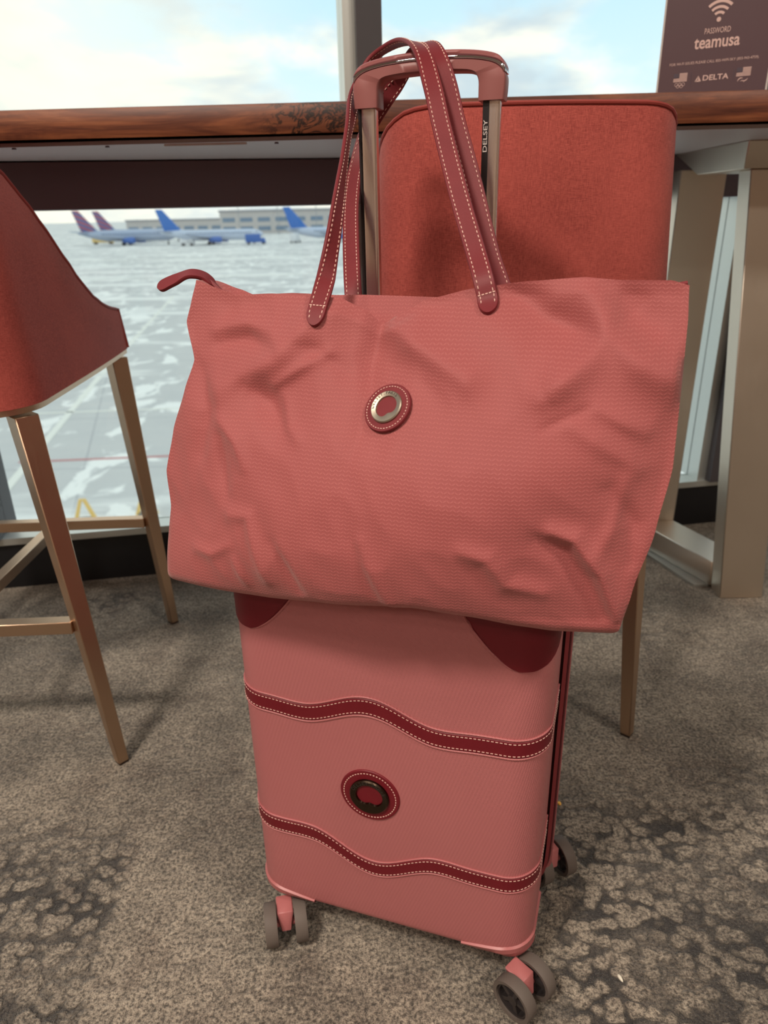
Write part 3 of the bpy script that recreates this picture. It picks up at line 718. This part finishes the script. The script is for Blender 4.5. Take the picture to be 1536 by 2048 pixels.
for zbase, amp, z_lab in ((.3805, .0225, 'upper'), (.1885, -.0285, 'lower')):
    zc = lambda s, zb_=zbase, am=amp: wave(s, zb_, am)
    st = conform(-SMAX + .004, SMAX - .004, zc, .0105, 'leather_strap', m_caseleather)
    st['label'] = 'burgundy leather strap with a hump over the emblem' if amp > 0 else 'burgundy leather strap dipping below the emblem'
    for sgn in (-1, 1):
        mb = MB(); pts = [surf(s, zc(s) + sgn * .0122, .0006) for s in [-SMAX + .003 + (2 * SMAX - .006) * i / 150 for i in range(151)]]
        mb.tube(pts, .0012, 6); mb.build('moulded_lip', m_shell, case, smooth=True)
    mb = MB()
    for sgn in (-1, 1):
        def pf(dist, sgn=sgn):
            s = -SMAX + .004 + dist; f = lambda q: surf(q, zc(q) + sgn * .0078, .0016)
            p = f(s); tg = (f(s + .001) - f(s - .001)).normalized(); nm = (surf(s, zc(s), .003) - surf(s, zc(s), 0)).normalized()
            return p, tg, nm.cross(tg), nm
        stitches(pf, 2 * SMAX - .008, .0046, .0009, .0005, mb, .74)
    mb.build('stitching', m_stitch, st)['kind'] = 'stuff'
# leather caps on the upper front corners
for sd in (-1, 1):
    mb = MB(); z0_, z1_ = .478, .5475
    def pb(z): 
        tt = (z - z0_) / (z1_ - z0_)
        return (.149 - .068 * min(1, tt * 1.02) ** .62, .160 + .085 * tt ** .55)
    lv = [0, .004, .012, .03, .06, .1, .16, .24, .34, .46, .6, .75, .88, .97, 1.0]
    def cap(u, v):
        z = z0_ + (z1_ - z0_) * lv[int(round(v * (len(lv) - 1)))]; a, b_ = pb(z); s = a + (b_ - a) * u
        ed = min(u, 1 - u) * (b_ - a); lift = .0016 * min(1, ed / .0015 + .0) if 0 < v else 0
        return surf(sd * s, z, max(-.0006, lift + (.0004 if ed > 0 else -.0010)))
    mb.grid(26, len(lv), cap); c = mb.build('corner_patch', m_caseleather, case, smooth=True)
    mb = MB(); pts = []
    for z in [z1_ - (z1_ - z0_) * (i / 24) for i in range(25)]: pts.append(surf(sd * pb(z)[0], z, .0006))
    for z in [z0_ + (z1_ - z0_) * (i / 16) for i in range(1, 17)]: pts.append(surf(sd * pb(z)[1], z, .0006))
    mb.tube(pts, .0013, 6); mb.build('patch_rim', m_shell, c, smooth=True)
# moulded corner guards at the bottom
for sd in (-1, 1):
    for bk in (0, 1):
        mb = MB()
        def guard(u, v):
            s = sd * (.098 + (SMAX - .02 - .098) * u); rise = .012 + .010 * max(0, min(1, u / .35))
            e = [(0, -.001), (0, .0022), (.5, .0030), (.88, .0026), (1, -.0012)][min(4, int(round(v * 4)))]
            p = surf(s, ZB + .001 + rise * e[0] * 1.0, e[1]); 
            return p if not bk else Vector((p.x, DEP - p.y * ((DEP - Y2) / Y1), p.z))
        mb.grid(30, 5, guard); mb.build('corner_guard', m_pinkplain, case, smooth=True)
        mb = MB(); cxg, cyg = sd * (.150), (.040 if not bk else DEP - .040)
        mb.lathe([(.030, ZB - .006), (.034, ZB + .004)], 28, 'z', Matrix.Translation((cxg, cyg, 0))); mb.build('caster_mount', m_pinkplain, case, smooth=True)

# emblem: leather disc, stitch ring and metal ring (disc plane xz, facing -y)
def ring_geo(R):
    mb = MB(); n = 96
    prof = [('o', 0, 0), ('o', 0, .0022), ('o', -.0012, .0034), ('i', .0030, .0028), ('i', .0006, .0020), ('i', 0, 0)]
    def f(u, v):
        a = 2 * PI * u; w_ = ((a - 1.5 * PI + PI) % (2 * PI)) - PI
        ri = R * .66 * (1 - .20 * math.exp(-(w_ / .42) ** 2) + .0 ) 
        ri -= R * .10 * math.exp(-(w_ / .8) ** 2)
        kd, dr, h = prof[min(5, int(round(v * 5)))]
        r = (R if kd == 'o' else ri) + dr * (R / .02)
        return (r * math.cos(a), -h * (R / .02), r * math.sin(a))
    mb.grid(n, 6, f, closeu=True); return mb
def emblem(parent, mtx, R, mring, spread):
    mb = MB(); th = .0024
    mb.lathe([(R * .96, .001), (R, .0), (R, -th * .6), (R * .975, -th), (R * .5, -th)], 64, 'y', mtx)
    d = mb.build('emblem_patch', m_caseleather if parent is case else m_leather, parent, smooth=True)
    mb = MB(); Rs = R * .875
    def pf(dist):
        a = dist / Rs; loc = Vector((Rs * math.cos(a), -th, Rs * math.sin(a))); R3 = mtx.to_3x3()
        return mtx @ loc, R3 @ Vector((-math.sin(a), 0, math.cos(a))), R3 @ Vector((math.cos(a), 0, math.sin(a))), R3 @ Vector((0, -1, 0))
    stitches(pf, 2 * PI * Rs, 2 * PI * Rs / (44 if R < .03 else 52), R * .034, .0004, mb); mb.build('stitching', m_stitch, d)['kind'] = 'stuff'
    r2 = R * .66
    g = ring_geo(r2); mb = MB(); mb.raw(g.v, g.f, mtx @ Matrix.Translation((0, -th, 0))); mb.build('metal_ring', mring, d, smooth=True, angle=math.radians(30))
    mb = MB(); txt = 'DELSEY.PARIS'; rt = r2 * .785; k = len(txt)
    for i, ch in enumerate(txt):
        a = math.radians(90 + spread * (1 - 2 * i / (k - 1)))
        v, f = text_geo(ch, r2 * .27, align='CENTER')
        L = Matrix.Translation((rt * math.cos(a), -th - .0035 * (r2 / .02) * .93 - .0001, rt * math.sin(a))) @ Matrix.Rotation(-(a - PI / 2), 4, 'Y') @ Matrix.Rotation(PI / 2, 4, 'X')
        mb.raw(v, f, mtx @ L)
    mb.build('lettering', m_ink, d)
emblem(case, Matrix.Translation((-.0125, surf(-.0125, .279).y + .0005, .279)), .0362, m_ringdark, 62)

# casters: fork with two wheels each
def caster(cx_, cy_, yaw):
    """(cx_, cy_) wheel-pair centre; axle direction yaw"""
    R = .0275
    Mx = Matrix.Translation((cx_, cy_, 0)) @ Matrix.Rotation(yaw, 4, 'Z')      # local x = axle
    mb = MB(); mb.hexa([Mx @ Vector(p) for p in ((-.0065, -.010, .022), (.0065, -.010, .022), (.0065, .010, .022), (-.0065, .010, .022))],
                       [Mx @ Vector(p) for p in ((-.011, -.004, .050), (.011, -.004, .050), (.011, .024, .050), (-.011, .024, .050))])
    mb.lathe([(.005, -.015), (.005, .015)], 12, 'x', Mx @ Matrix.Translation((0, 0, R + .0005)))
    f = mb.build('caster_fork', m_pinkplain, case, smooth=True, bevel=.0015, segs=1)
    for sd in (-1, 1):
        W = Mx @ Matrix.Translation((sd * .0195, 0, R + .0005))
        mb = MB(); mb.lathe([(R * .80, -.0075), (R * .97, -.0080), (R, -.0058), (R, .0058), (R * .97, .0080), (R * .80, .0075), (R * .80, -.0075)], 40, 'x', W, cap=False)
        mb.build('tire', m_tire, f, smooth=True)
        mb = MB(); mb.lathe([(R * .80, -.0050), (R * .80, .0050), (R * .70, .0050), (R * .70, -.0050), (R * .80, -.0050)], 40, 'x', W, cap=False)
        mb.lathe([(R * .24, -.0052), (R * .24, .0052)], 20, 'x', W)
        for k_ in range(5):
            a = 2 * PI * k_ / 5 + .3
            mb.box(-.0040, .0040, -.0026, .0026, R * .2, R * .72, W @ Matrix.Rotation(a, 4, 'X'))
        mb.build('rim', m_rim, f, smooth=True, angle=math.radians(30))
caster(-.137, -.012, .52); caster(.179, -.006, 1.05); caster(.190, .190, .72); caster(-.140, .200, .35)

# telescopic handle
PW, PD, ZTOPP = .1305, .207, 1.006
for sd in (-1, 1):
    x = sd * PW / 2; mb = MB(); hw, hd, r = .0088, .0066, .004
    def tub(u, v):
        a = 2 * PI * u; sq = lambda c: math.copysign(abs(c) ** .45, c)
        return (x + sq(math.cos(a)) * hw, PD + sq(math.sin(a)) * hd, .53 + (ZTOPP - .53) * v)
    mb.grid(28, 2, tub, closeu=True); p = mb.build('handle_pole', m_chrome, case, smooth=True, angle=math.radians(60))
    mb = MB(); mb.box(x - .0085 if sd > 0 else x - .0098, x + (-.0022 if sd > 0 else -.0075), PD - hd - .0007, PD - hd + .002, .55, ZTOPP - .001); mb.build('pole_groove', m_polegroove, p)
    if sd > 0:
        v, f = text_fit('DELSEY', .029, .0042, bold=.01)
        mb = MB(); mb.raw(v, f, Matrix.Translation((x - .0032, PD - hd - .0011, .970)) @ Matrix.Rotation(PI / 2, 4, 'X') @ Matrix.Rotation(PI / 2, 4, 'Z')); mb.build('lettering', m_acryl, p)
# grip: squared arch, chrome line between the moulded body and the padded top
hx = PW / 2
GI = [(-.0525, 1.001), (-.0525, 1.010), (-.0522, 1.0185), (-.0495, 1.0240), (-.0430, 1.0272), (-.0320, 1.0284), (-.016, 1.0290), (0, 1.0292)]
GO = [(-.0775, 1.001), (-.0785, 1.0130), (-.0785, 1.0230), (-.0770, 1.0320), (-.0700, 1.0395), (-.0520, 1.0440), (-.026, 1.0465), (0, 1.0472)]
GF = [1, 1, .98, .80, .62, .58, .57, .57]
gi = crom([(a, 0, b_) for a, b_ in GI], 5); go = crom([(a, 0, b_) for a, b_ in GO], 5); gf = crom([(a, 0, 0) for a in GF], 5)
mir = lambda L: L + [Vector((-p.x, p.y, p.z)) for p in L[-2::-1]]
gf = [p.x for p in gf]; gf = gf + gf[-2::-1]; gi, go = mir(gi), mir(go)
def arch(name, fa, fb, hd, m, parent, i0=0, i1=None, bev=.0016):
    mb = MB(); i1 = i1 or len(gi); idx = list(range(i0, i1)); n = len(idx)
    for k_, i in enumerate(idx):
        a = gi[i].lerp(go[i], fa(gf[i])); b_ = gi[i].lerp(go[i], fb(gf[i]))
        e = (b_ - a).normalized() * min(bev, (b_ - a).length * .3)
        for p, dy in ((a + e, -hd), (b_ - e, -hd), (b_, -hd + bev), (b_, hd - bev), (b_ - e, hd), (a + e, hd), (a, hd - bev), (a, -hd + bev)):
            mb.v.append((p.x, PD + dy, p.z))
    for k_ in range(n - 1):
        for q in range(8): mb.f.append((k_ * 8 + q, k_ * 8 + (q + 1) % 8, (k_ + 1) * 8 + (q + 1) % 8, (k_ + 1) * 8 + q)); mb.mi.append(0)
    mb.f += [tuple(range(8)), tuple((n - 1) * 8 + q for q in range(8))]; mb.mi += [0, 0]
    return mb.build(name, m, parent, smooth=True, angle=math.radians(50))
gr = arch('grip', lambda f: 0, lambda f: f, .0120, m_gripplain, case)
cut = 11; N_ = len(gi)
arch('chrome_trim', lambda f: f, lambda f: min(1, f + .15), .0124, mat('chrome_inlay', srgb(205, 205, 212), .12, 1.0), gr, cut, N_ - cut, .0006)
arch('grip_pad', lambda f: min(.995, f + .15), lambda f: 1.0, .0118, mat('grip_pad_leather', srgb(150, 84, 84), .5), gr, cut + 1, N_ - cut - 1)

# ------------------------------------------------------------------ weekender bag resting on the suitcase
BO = Vector((.01, .055, .545))
R3 = Matrix.Rotation(CYAW, 4, 'Z')
bag = empty('weekender_bag', Vector((CX, CY, 0)) + R3 @ BO, CYAW)
tag(bag, 'coral fabric weekender bag with burgundy leather straps hung over the suitcase handle', 'bag')
LE = [(.5378, -.2132), (.5778, -.2127), (.6296, -.2083), (.6643, -.2146), (.7044, -.208), (.7415, -.1974), (.7705, -.1886), (.8056, -.2004), (.8243, -.1966), (.8422, -.193)]
RE = [(.5568, .227), (.5671, .2342), (.6043, .2411), (.6538, .2534), (.7053, .2612), (.7665, .2608), (.8156, .2602), (.8404, .2585)]
BOT = [(-.214, .5480), (-.15, .5495), (-.094, .5520), (-.02, .5594), (.055, .5668), (.106, .5637), (.151, .5588), (.178, .5572), (.2269, .5590)]
TOP = [(-.193, .8436), (-.1666, .8354), (-.1509, .830), (-.1082, .8323), (-.0649, .831), (-.0377, .8296), (-.0137, .8200), (.0029, .8075), (.0195, .8160), (.0426, .829), (.087, .8391), (.1333, .8451), (.1776, .8485), (.2051, .846), (.2447, .8458), (.2585, .8421)]
CREASE = [  # polyline in bag x-z, height (out +), width, one-sided softness
    ([(-.0261, .8299), (.002, .8152), (.033, .8012), (.0628, .7861), (.09, .772)], .0075, .016),
    ([(-.0521, .8183), (-.0719, .7965), (-.1003, .7742), (-.1468, .7516)], .0065, .018),
    ([(-.088, .7567), (-.0641, .7722), (-.0383, .7859)], .0030, .006),
    ([(-.078, .7463), (-.0674, .7234), (-.0556, .7149)], .0026, .006),
    ([(-.1224, .6423), (-.1005, .6448), (-.0896, .6108), (-.0811, .5862)], .0034, .007),
    ([(-.0717, .6242), (-.06, .604), (-.0479, .5818)], -.0026, .007),
    ([(-.0640, .6262), (-.052, .606), (-.040, .5838)], .0016, .007),
    ([(.0144, .6386), (.0304, .5981), (.0419, .5707)], .0028, .007),
    ([(.0064, .6386), (.0224, .5981), (.0339, .5707)], -.0018, .007),
    ([(-.1651, .6015), (-.1434, .6015), (-.1251, .6124)], .0025, .006),
    ([(.1851, .8402), (.2042, .8077), (.2261, .7906), (.2563, .7733)], .0085, .018),
    ([(.2000, .8402), (.2200, .8150), (.2420, .8000)], -.0060, .018),
    ([(.1091, .8426), (.1491, .8153), (.1964, .8022)], -.0080, .018),
    ([(.1977, .8009), (.1705, .7754), (.1557, .7645)], .0065, .015),
    ([(.1936, .7546), (.1579, .7373)], -.0014, .004),
    ([(.1995, .7537), (.2171, .744), (.2357, .7341)], .0035, .007),
    ([(.1729, .6582), (.1915, .6515), (.2151, .6204), (.2309, .5804)], .0065, .007),
    ([(.1649, .6502), (.1815, .6395), (.2031, .6124), (.2209, .5804)], -.0045, .009),
    ([(.1793, .7413), (.2008, .7292), (.22, .7167), (.2353, .7065)], .0030, .008),
    ([(.1035, .6402), (.1248, .6348), (.1395, .6116), (.1687, .6028)], .0045, .008),
    ([(.2105, .6382), (.2202, .6608), (.2256, .6981)], .0030, .007),
    ([(-.1188, .7519), (-.0941, .7386), (-.0787, .7234)], -.0055, .017),
    ([(-.1432, .723), (-.1213, .7076), (-.1108, .6866)], .0032, .007),
    ([(-.1283, .6567), (-.1366, .6842), (-.1419, .706)], -.0034, .008),
    ([(-.1174, .5991), (-.1067, .5764)], .0024, .005),
    ([(-.0776, .794), (-.0453, .7837), (-.0229, .7696)], -.0026, .008),
    ([(-.165, .800), (-.130, .808), (-.100, .802)], .0040, .008),
    ([(-.160, .786), (-.125, .792), (-.095, .786)], -.0040, .008),
    ([(-.175, .760), (-.160, .730), (-.165, .690)], -.0040, .010),
    ([(.215, .690), (.235, .660), (.238, .630)], -.0040, .008),
]
def seg_d(p, a, b_):
    ax, ay = a; bx, by = b_; dx, dy = bx - ax, by - ay; L = dx * dx + dy * dy
    u = max(0, min(1, ((p[0] - ax) * dx + (p[1] - ay) * dy) / L)); return math.hypot(p[0] - ax - u * dx, p[1] - ay - u * dy), u
def wrinkle(x, z):
    h = 0.0
    for pts, am, wd in CREASE:
        x0 = min(p[0] for p in pts) - 3 * wd; x1 = max(p[0] for p in pts) + 3 * wd
        if x < x0 or x > x1: continue
        best = 9; pos = 0; n = len(pts) - 1
        for i in range(n):
            d, u = seg_d((x, z), pts[i], pts[i + 1])
            if d < best: best = d; pos = (i + u) / n
        if best < 3 * wd:
            prof = math.exp(-(best / wd) ** 1.7) * (.35 + .65 * math.sin(PI * min(1, .12 + .76 * pos)))
            h += (2.3 if wd > .0145 else 1.5) * am * prof
    e = math.hypot(x - .0255, z - .7438); k = 1 - math.exp(-(e / .034) ** 4)
    n1 = noise.noise((x * 8, z * 11, 2.2)) * .011
    n2 = (.5 - abs(noise.noise((x * 26 + z * 9, z * 24, 7.7)))) * .0030
    return (h + n1 + n2) * k
def bag_edges(v):
    zl = BOT[0][1] + (TOP[0][1] - BOT[0][1]) * v; zr = BOT[-1][1] + (TOP[-1][1] - BOT[-1][1]) * v
    return interp(LE, zl), interp(RE, zr)
def bag_xz(s, v, topf):
    a, b_ = bag_edges(v); x = a + (b_ - a) * (s + 1) / 2
    a0, b0 = bag_edges(0); a1, b1 = bag_edges(1)
    zb_ = interp(BOT, a0 + (b0 - a0) * (s + 1) / 2); zt = topf(a1 + (b1 - a1) * (s + 1) / 2)
    return x, zb_ + (zt - zb_) * v
def bag_front(s, v, wr=True):
    x, z = bag_xz(s, v, lambda x: interp(TOP, x))
    ye = -.047 + .088 * v ** 1.3
    bl_ = (.006 + .040 * math.sin(PI * min(1, v * 1.02) ** .85)) * (1 - abs(s) ** 2.6) + .010 * (1 - v) * (1 - s * s)
    y = ye - bl_
    if v < .05: y += .010 * (1 - v / .05) ** 2
    fade = min(1, v / .06) * min(1, (1 - abs(s)) / .03 + .15)
    if wr: y -= wrinkle(x, z) * fade * min(1, (1.02 - v) / .06)
    return Vector((x, y, z))
def back_top(x):
    f = interp(TOP, x); return max(min(f - .004, .834), .8275 - abs(x + .03) * .02) if -.14 < x < .06 else f - .004
def bag_back(s, v):
    x, z = bag_xz(s, v, back_top)
    return Vector((x, .155 - .075 * v ** 1.2 + .022 * math.sin(PI * v ** .8) * (1 - abs(s) ** 2.5) * (1 if v > 0 else 0) + .004 * noise.noise((x * 14, z * 14, 9)) * (1 - abs(s)), z))
NU, NV = 190, 130
mb = MB()
S = lambda u: 2 * u - 1
mb.grid(NU, NV, lambda u, v: bag_front(S(u), v)); nf = len(mb.v)
mb.grid(NU, 24, lambda u, v: bag_back(S(u), v), flip=True)
def lerp(a, b_, k_): return a + (b_ - a) * k_
def topp(u, v):
    p = lerp(bag_front(S(u), 1), bag_back(S(u), 1), v); e = min(1, (1 - abs(S(u))) / .2)
    p.z -= .022 * math.sin(PI * v) * e; return p
mb.grid(NU, 7, topp)
def bott(u, v):
    p = lerp(bag_front(S(u), 0), bag_back(S(u), 0), v); p.z -= .0 * math.sin(PI * v); 
    if abs(p.x) < .185 and v > .15: p.z = max(p.z, .5495)
    return p
mb.grid(NU, 7, bott, flip=True)
for sd in (-1, 1):
    def gus(u, v):
        p = lerp(bag_front(sd, v), bag_back(sd, v), u); p.x -= sd * .030 * math.sin(PI * u) * math.sin(PI * min(1, .15 + .85 * v)); return p
    mb.grid(9, NV if False else 130, gus, flip=sd < 0)
body = mb.build('body', m_bag, bag, smooth=True, merge=2e-5, off=BO, angle=math.radians(70))
me = body.data; uvl = me.uv_layers.new(name='weave')
for lp in me.loops:
    c = me.vertices[lp.vertex_index].co; uvl.data[lp.index].uv = (c.x, c.z)
# zip along the top with leather pull tab at the left end
mb = MB(); pts = [topp(i / 60, .5) + Vector((0, 0, .0015)) for i in range(61)]
mb.tube(pts, .0026, 6); mb.build('zipper', m_zip, bag, smooth=True, off=BO)
def ribbon(P, Wd, width, th, taper=0.0, k=8):
    """swept strap; returns list of (p, tangent, across, normal, half width)"""
    pts = crom(P, k); wd = crom(Wd, k); n = len(pts); fr_ = []
    L = [0]
    for i in range(1, n): L.append(L[-1] + (pts[i] - pts[i - 1]).length)
    for i in range(n):
        tg = (pts[min(n - 1, i + 1)] - pts[max(0, i - 1)]).normalized(); a = wd[i]; a = (a - tg * a.dot(tg)).normalized(); nm = a.cross(tg).normalized()
        d = min(L[i], L[-1] - L[i]); hwd = width / 2
        if taper and d < taper: hwd *= math.sqrt(max(.02, 1 - (1 - d / taper) ** 2))
        fr_.append((pts[i], tg, a, nm, hwd))
    mb = MB(); sec = [(-1, -.25), (-1, .25), (-.93, .5), (.93, .5), (1, .25), (1, -.25), (.93, -.5), (-.93, -.5)]
    m = len(sec); v = []
    for p, tg, a, nm, h in fr_:
        for q, w_ in sec: v.append(p + a * (q * h) + nm * (w_ * th))
    f = [(i * m + j, i * m + (j + 1) % m, (i + 1) * m + (j + 1) % m, (i + 1) * m + j) for i in range(n - 1) for j in range(m)]
    f += [tuple(range(m)), tuple((n - 1) * m + j for j in range(m))]
    mb.raw(v, f)
    return mb, fr_, L
def strap(P, Wd, width, name, label=None):
    th = .0034
    mb, fr_, L = ribbon(P, Wd, width, th, .014)
    o = mb.build(name, m_leather, bag, smooth=True, off=BO, angle=math.radians(50))
    if label: o['label'] = label
    sm = MB()
    def at(dist):
        i = 1
        while i < len(L) - 1 and L[i] < dist: i += 1
        u = (dist - L[i - 1]) / max(1e-9, L[i] - L[i - 1]); A, B = fr_[i - 1], fr_[i]
        return [lerp(A[q], B[q], u) for q in range(5)]
    for e in (-1, 1):
        for fc in (-1, 1):
            def pf(dist):
                p, tg, a, nm, h = at(dist + .006); return p + a * e * max(0, h - .0030) + nm * fc * th / 2, tg, a, nm * fc
            stitches(pf, L[-1] - .012, .0050, .0009, .0006, sm)
    for d0 in (.020, L[-1] - .020):
        for fc in (-1, 1):
            p, tg, a, nm, h = at(d0)
            for i in range(-2, 3):
                c = p + a * i * h * .36 + nm * fc * th / 2; q = [c + a * sx * h * .12 + tg * sy * .00045 for sx, sy in ((-1, -1), (1, -1), (1, 1), (-1, 1))]
                sm.hexa([z_ - nm * fc * .0003 for z_ in q], [z_ + nm * fc * .0006 for z_ in q])
    sm.build('stitching', m_stitch, o, off=BO)['kind'] = 'stuff'
    return o
def s_of(x, v):
    a, b_ = bag_edges(v); return 2 * (x - a) / (b_ - a) - 1
def onf(x, v, off=.003):
    p = bag_front(s_of(x, v), v); return (p.x, p.y - off, p.z)
FS = [onf(-.0535, .920), onf(-.0537, .965), (-.0540, .030, .8375), (-.0548, .045, .8528), (-.056, .075, .8954), (-.066, .125, .9403), (-.0754, .17, .9794), (-.0857, .225, 1.02), (-.0742, .240, 1.0495), (-.0527, .236, 1.0605), (-.0267, .215, 1.0600), (-.0015, .180, 1.045), (.0163, .155, 1.011), (.0327, .13, .9707), (.0583, .09, .9141), (.0812, .055, .869), (.0927, .035, .8470), onf(.0985, .965), onf(.1010, .925)]
FW = [(1, .15, .1), (1, .2, .1), (.9, .45, 0), (.6, .8, 0), (.2, .95, 0), (-.10, .95, 0), (-.15, .95, .1), (.1, .95, .2), (.2, .95, .1), (.25, .95, 0), (.4, .9, -.1), (.8, .6, 0), (.97, .2, 0), (1, .05, 0), (1, 0, 0), (1, 0, 0), (1, 0, 0), (1, 0, 0), (1, 0, 0)]
strap(FS, FW, .0178, 'carry_strap', 'burgundy leather carry strap sewn to the front panel')
BS = [(.104, .092, .795), (.1025, .094, .8255), (.097, .100, .8379), (.0839, .115, .8638), (.0619, .14, .9213), (.0381, .165, .9799), (.0266, .178, 1.012), (.0150, .188, 1.037), (-.0014, .212, 1.0555), (-.0228, .236, 1.056), (-.041, .25, 1.037), (-.0597, .245, 1.014), (-.0771, .240, .9879), (-.0872, .225, .9503), (-.0822, .19, .9143), (-.0696, .15, .8751), (-.0508, .10, .8273), (-.046, .095, .795)]
BW = [(1, .1, 0)] * 5 + [(.95, .2, .1), (.95, .25, .1), (.9, .3, .2), (.7, .7, .2), (.7, .65, .2), (.75, .5, .3), (.8, .3, .5), (.8, .2, .4), (.95, .1, .2), (1, .1, .1), (1, 0, 0), (1, 0, 0), (1, 0, 0)]
strap(BS, BW, .0178, 'carry_strap', 'burgundy leather carry strap on the far side of the bag')
zp = [(-.186, .062, .836), (-.1942, .058, .8455), (-.2052, .05, .8485), (-.2185, .046, .8436), (-.2290, .044, .8395), (-.2385, .042, .8350)]
mb, fr_, L = ribbon(zp, [(0, 1, .2), (0, 1, .2), (0, .9, .4), (0, .7, .7), (0, .6, .8), (0, .6, .8)], .013, .004, .007)
o = mb.build('zip_pull_tab', m_leather, bag, smooth=True, off=BO)
# round emblem on the front panel
sE, vE = s_of(.0255, .68), .68
for _ in range(20):
    p = bag_front(sE, vE, False); vE += (.7438 - p.z) * 2.5; sE += (.0255 - p.x) * 2
pE = bag_front(sE, vE); e = .04
du = (bag_front(sE + e, vE, False) - bag_front(sE - e, vE, False)).normalized(); dv = (bag_front(sE, vE + e, False) - bag_front(sE, vE - e, False)).normalized()
nE = du.cross(dv).normalized()          # points toward -y
if nE.y > 0: nE = -nE
xa = (du - nE * du.dot(nE)).normalized(); za = xa.cross(-nE).normalized()
if za.z < 0: za = -za
EM = Matrix((xa, -nE, za)).transposed().to_4x4() @ Matrix.Rotation(-.12, 4, 'Y'); EM.translation = pE - BO - nE * -.0012
emblem(bag, EM, .0228, m_ring, 66)

# ------------------------------------------------------------------ crumbs on the carpet
m_crumb = mat('crumb', srgb(240, 232, 214), .6); m_crumby = mat('crumb_yellow', srgb(236, 180, 80), .6)
for loc, m, s, lb in (((.286, .599, .0025), m_crumb, (.0022, .0055, .0020), 'small white seed crumb on the dark carpet near the front wheel'), ((.277, .888, .0025), m_crumby, (.003, .004, .0024), 'small yellow crumb on the carpet right of the suitcase')):
    mb = MB()
    mb.grid(12, 7, lambda u, v: (s[0] * math.cos(2 * PI * u) * math.sin(PI * v) * (1 + .2 * math.sin(6 * u)), s[1] * math.sin(2 * PI * u) * math.sin(PI * v), -s[2] * math.cos(PI * v)), closeu=True)
    o = mb.build('crumb', m, smooth=True, merge=1e-6); o.location = (loc[0], loc[1], s[2]); o.rotation_euler.z = .3; tag(o, lb, 'crumb', 'crumbs on the carpet')
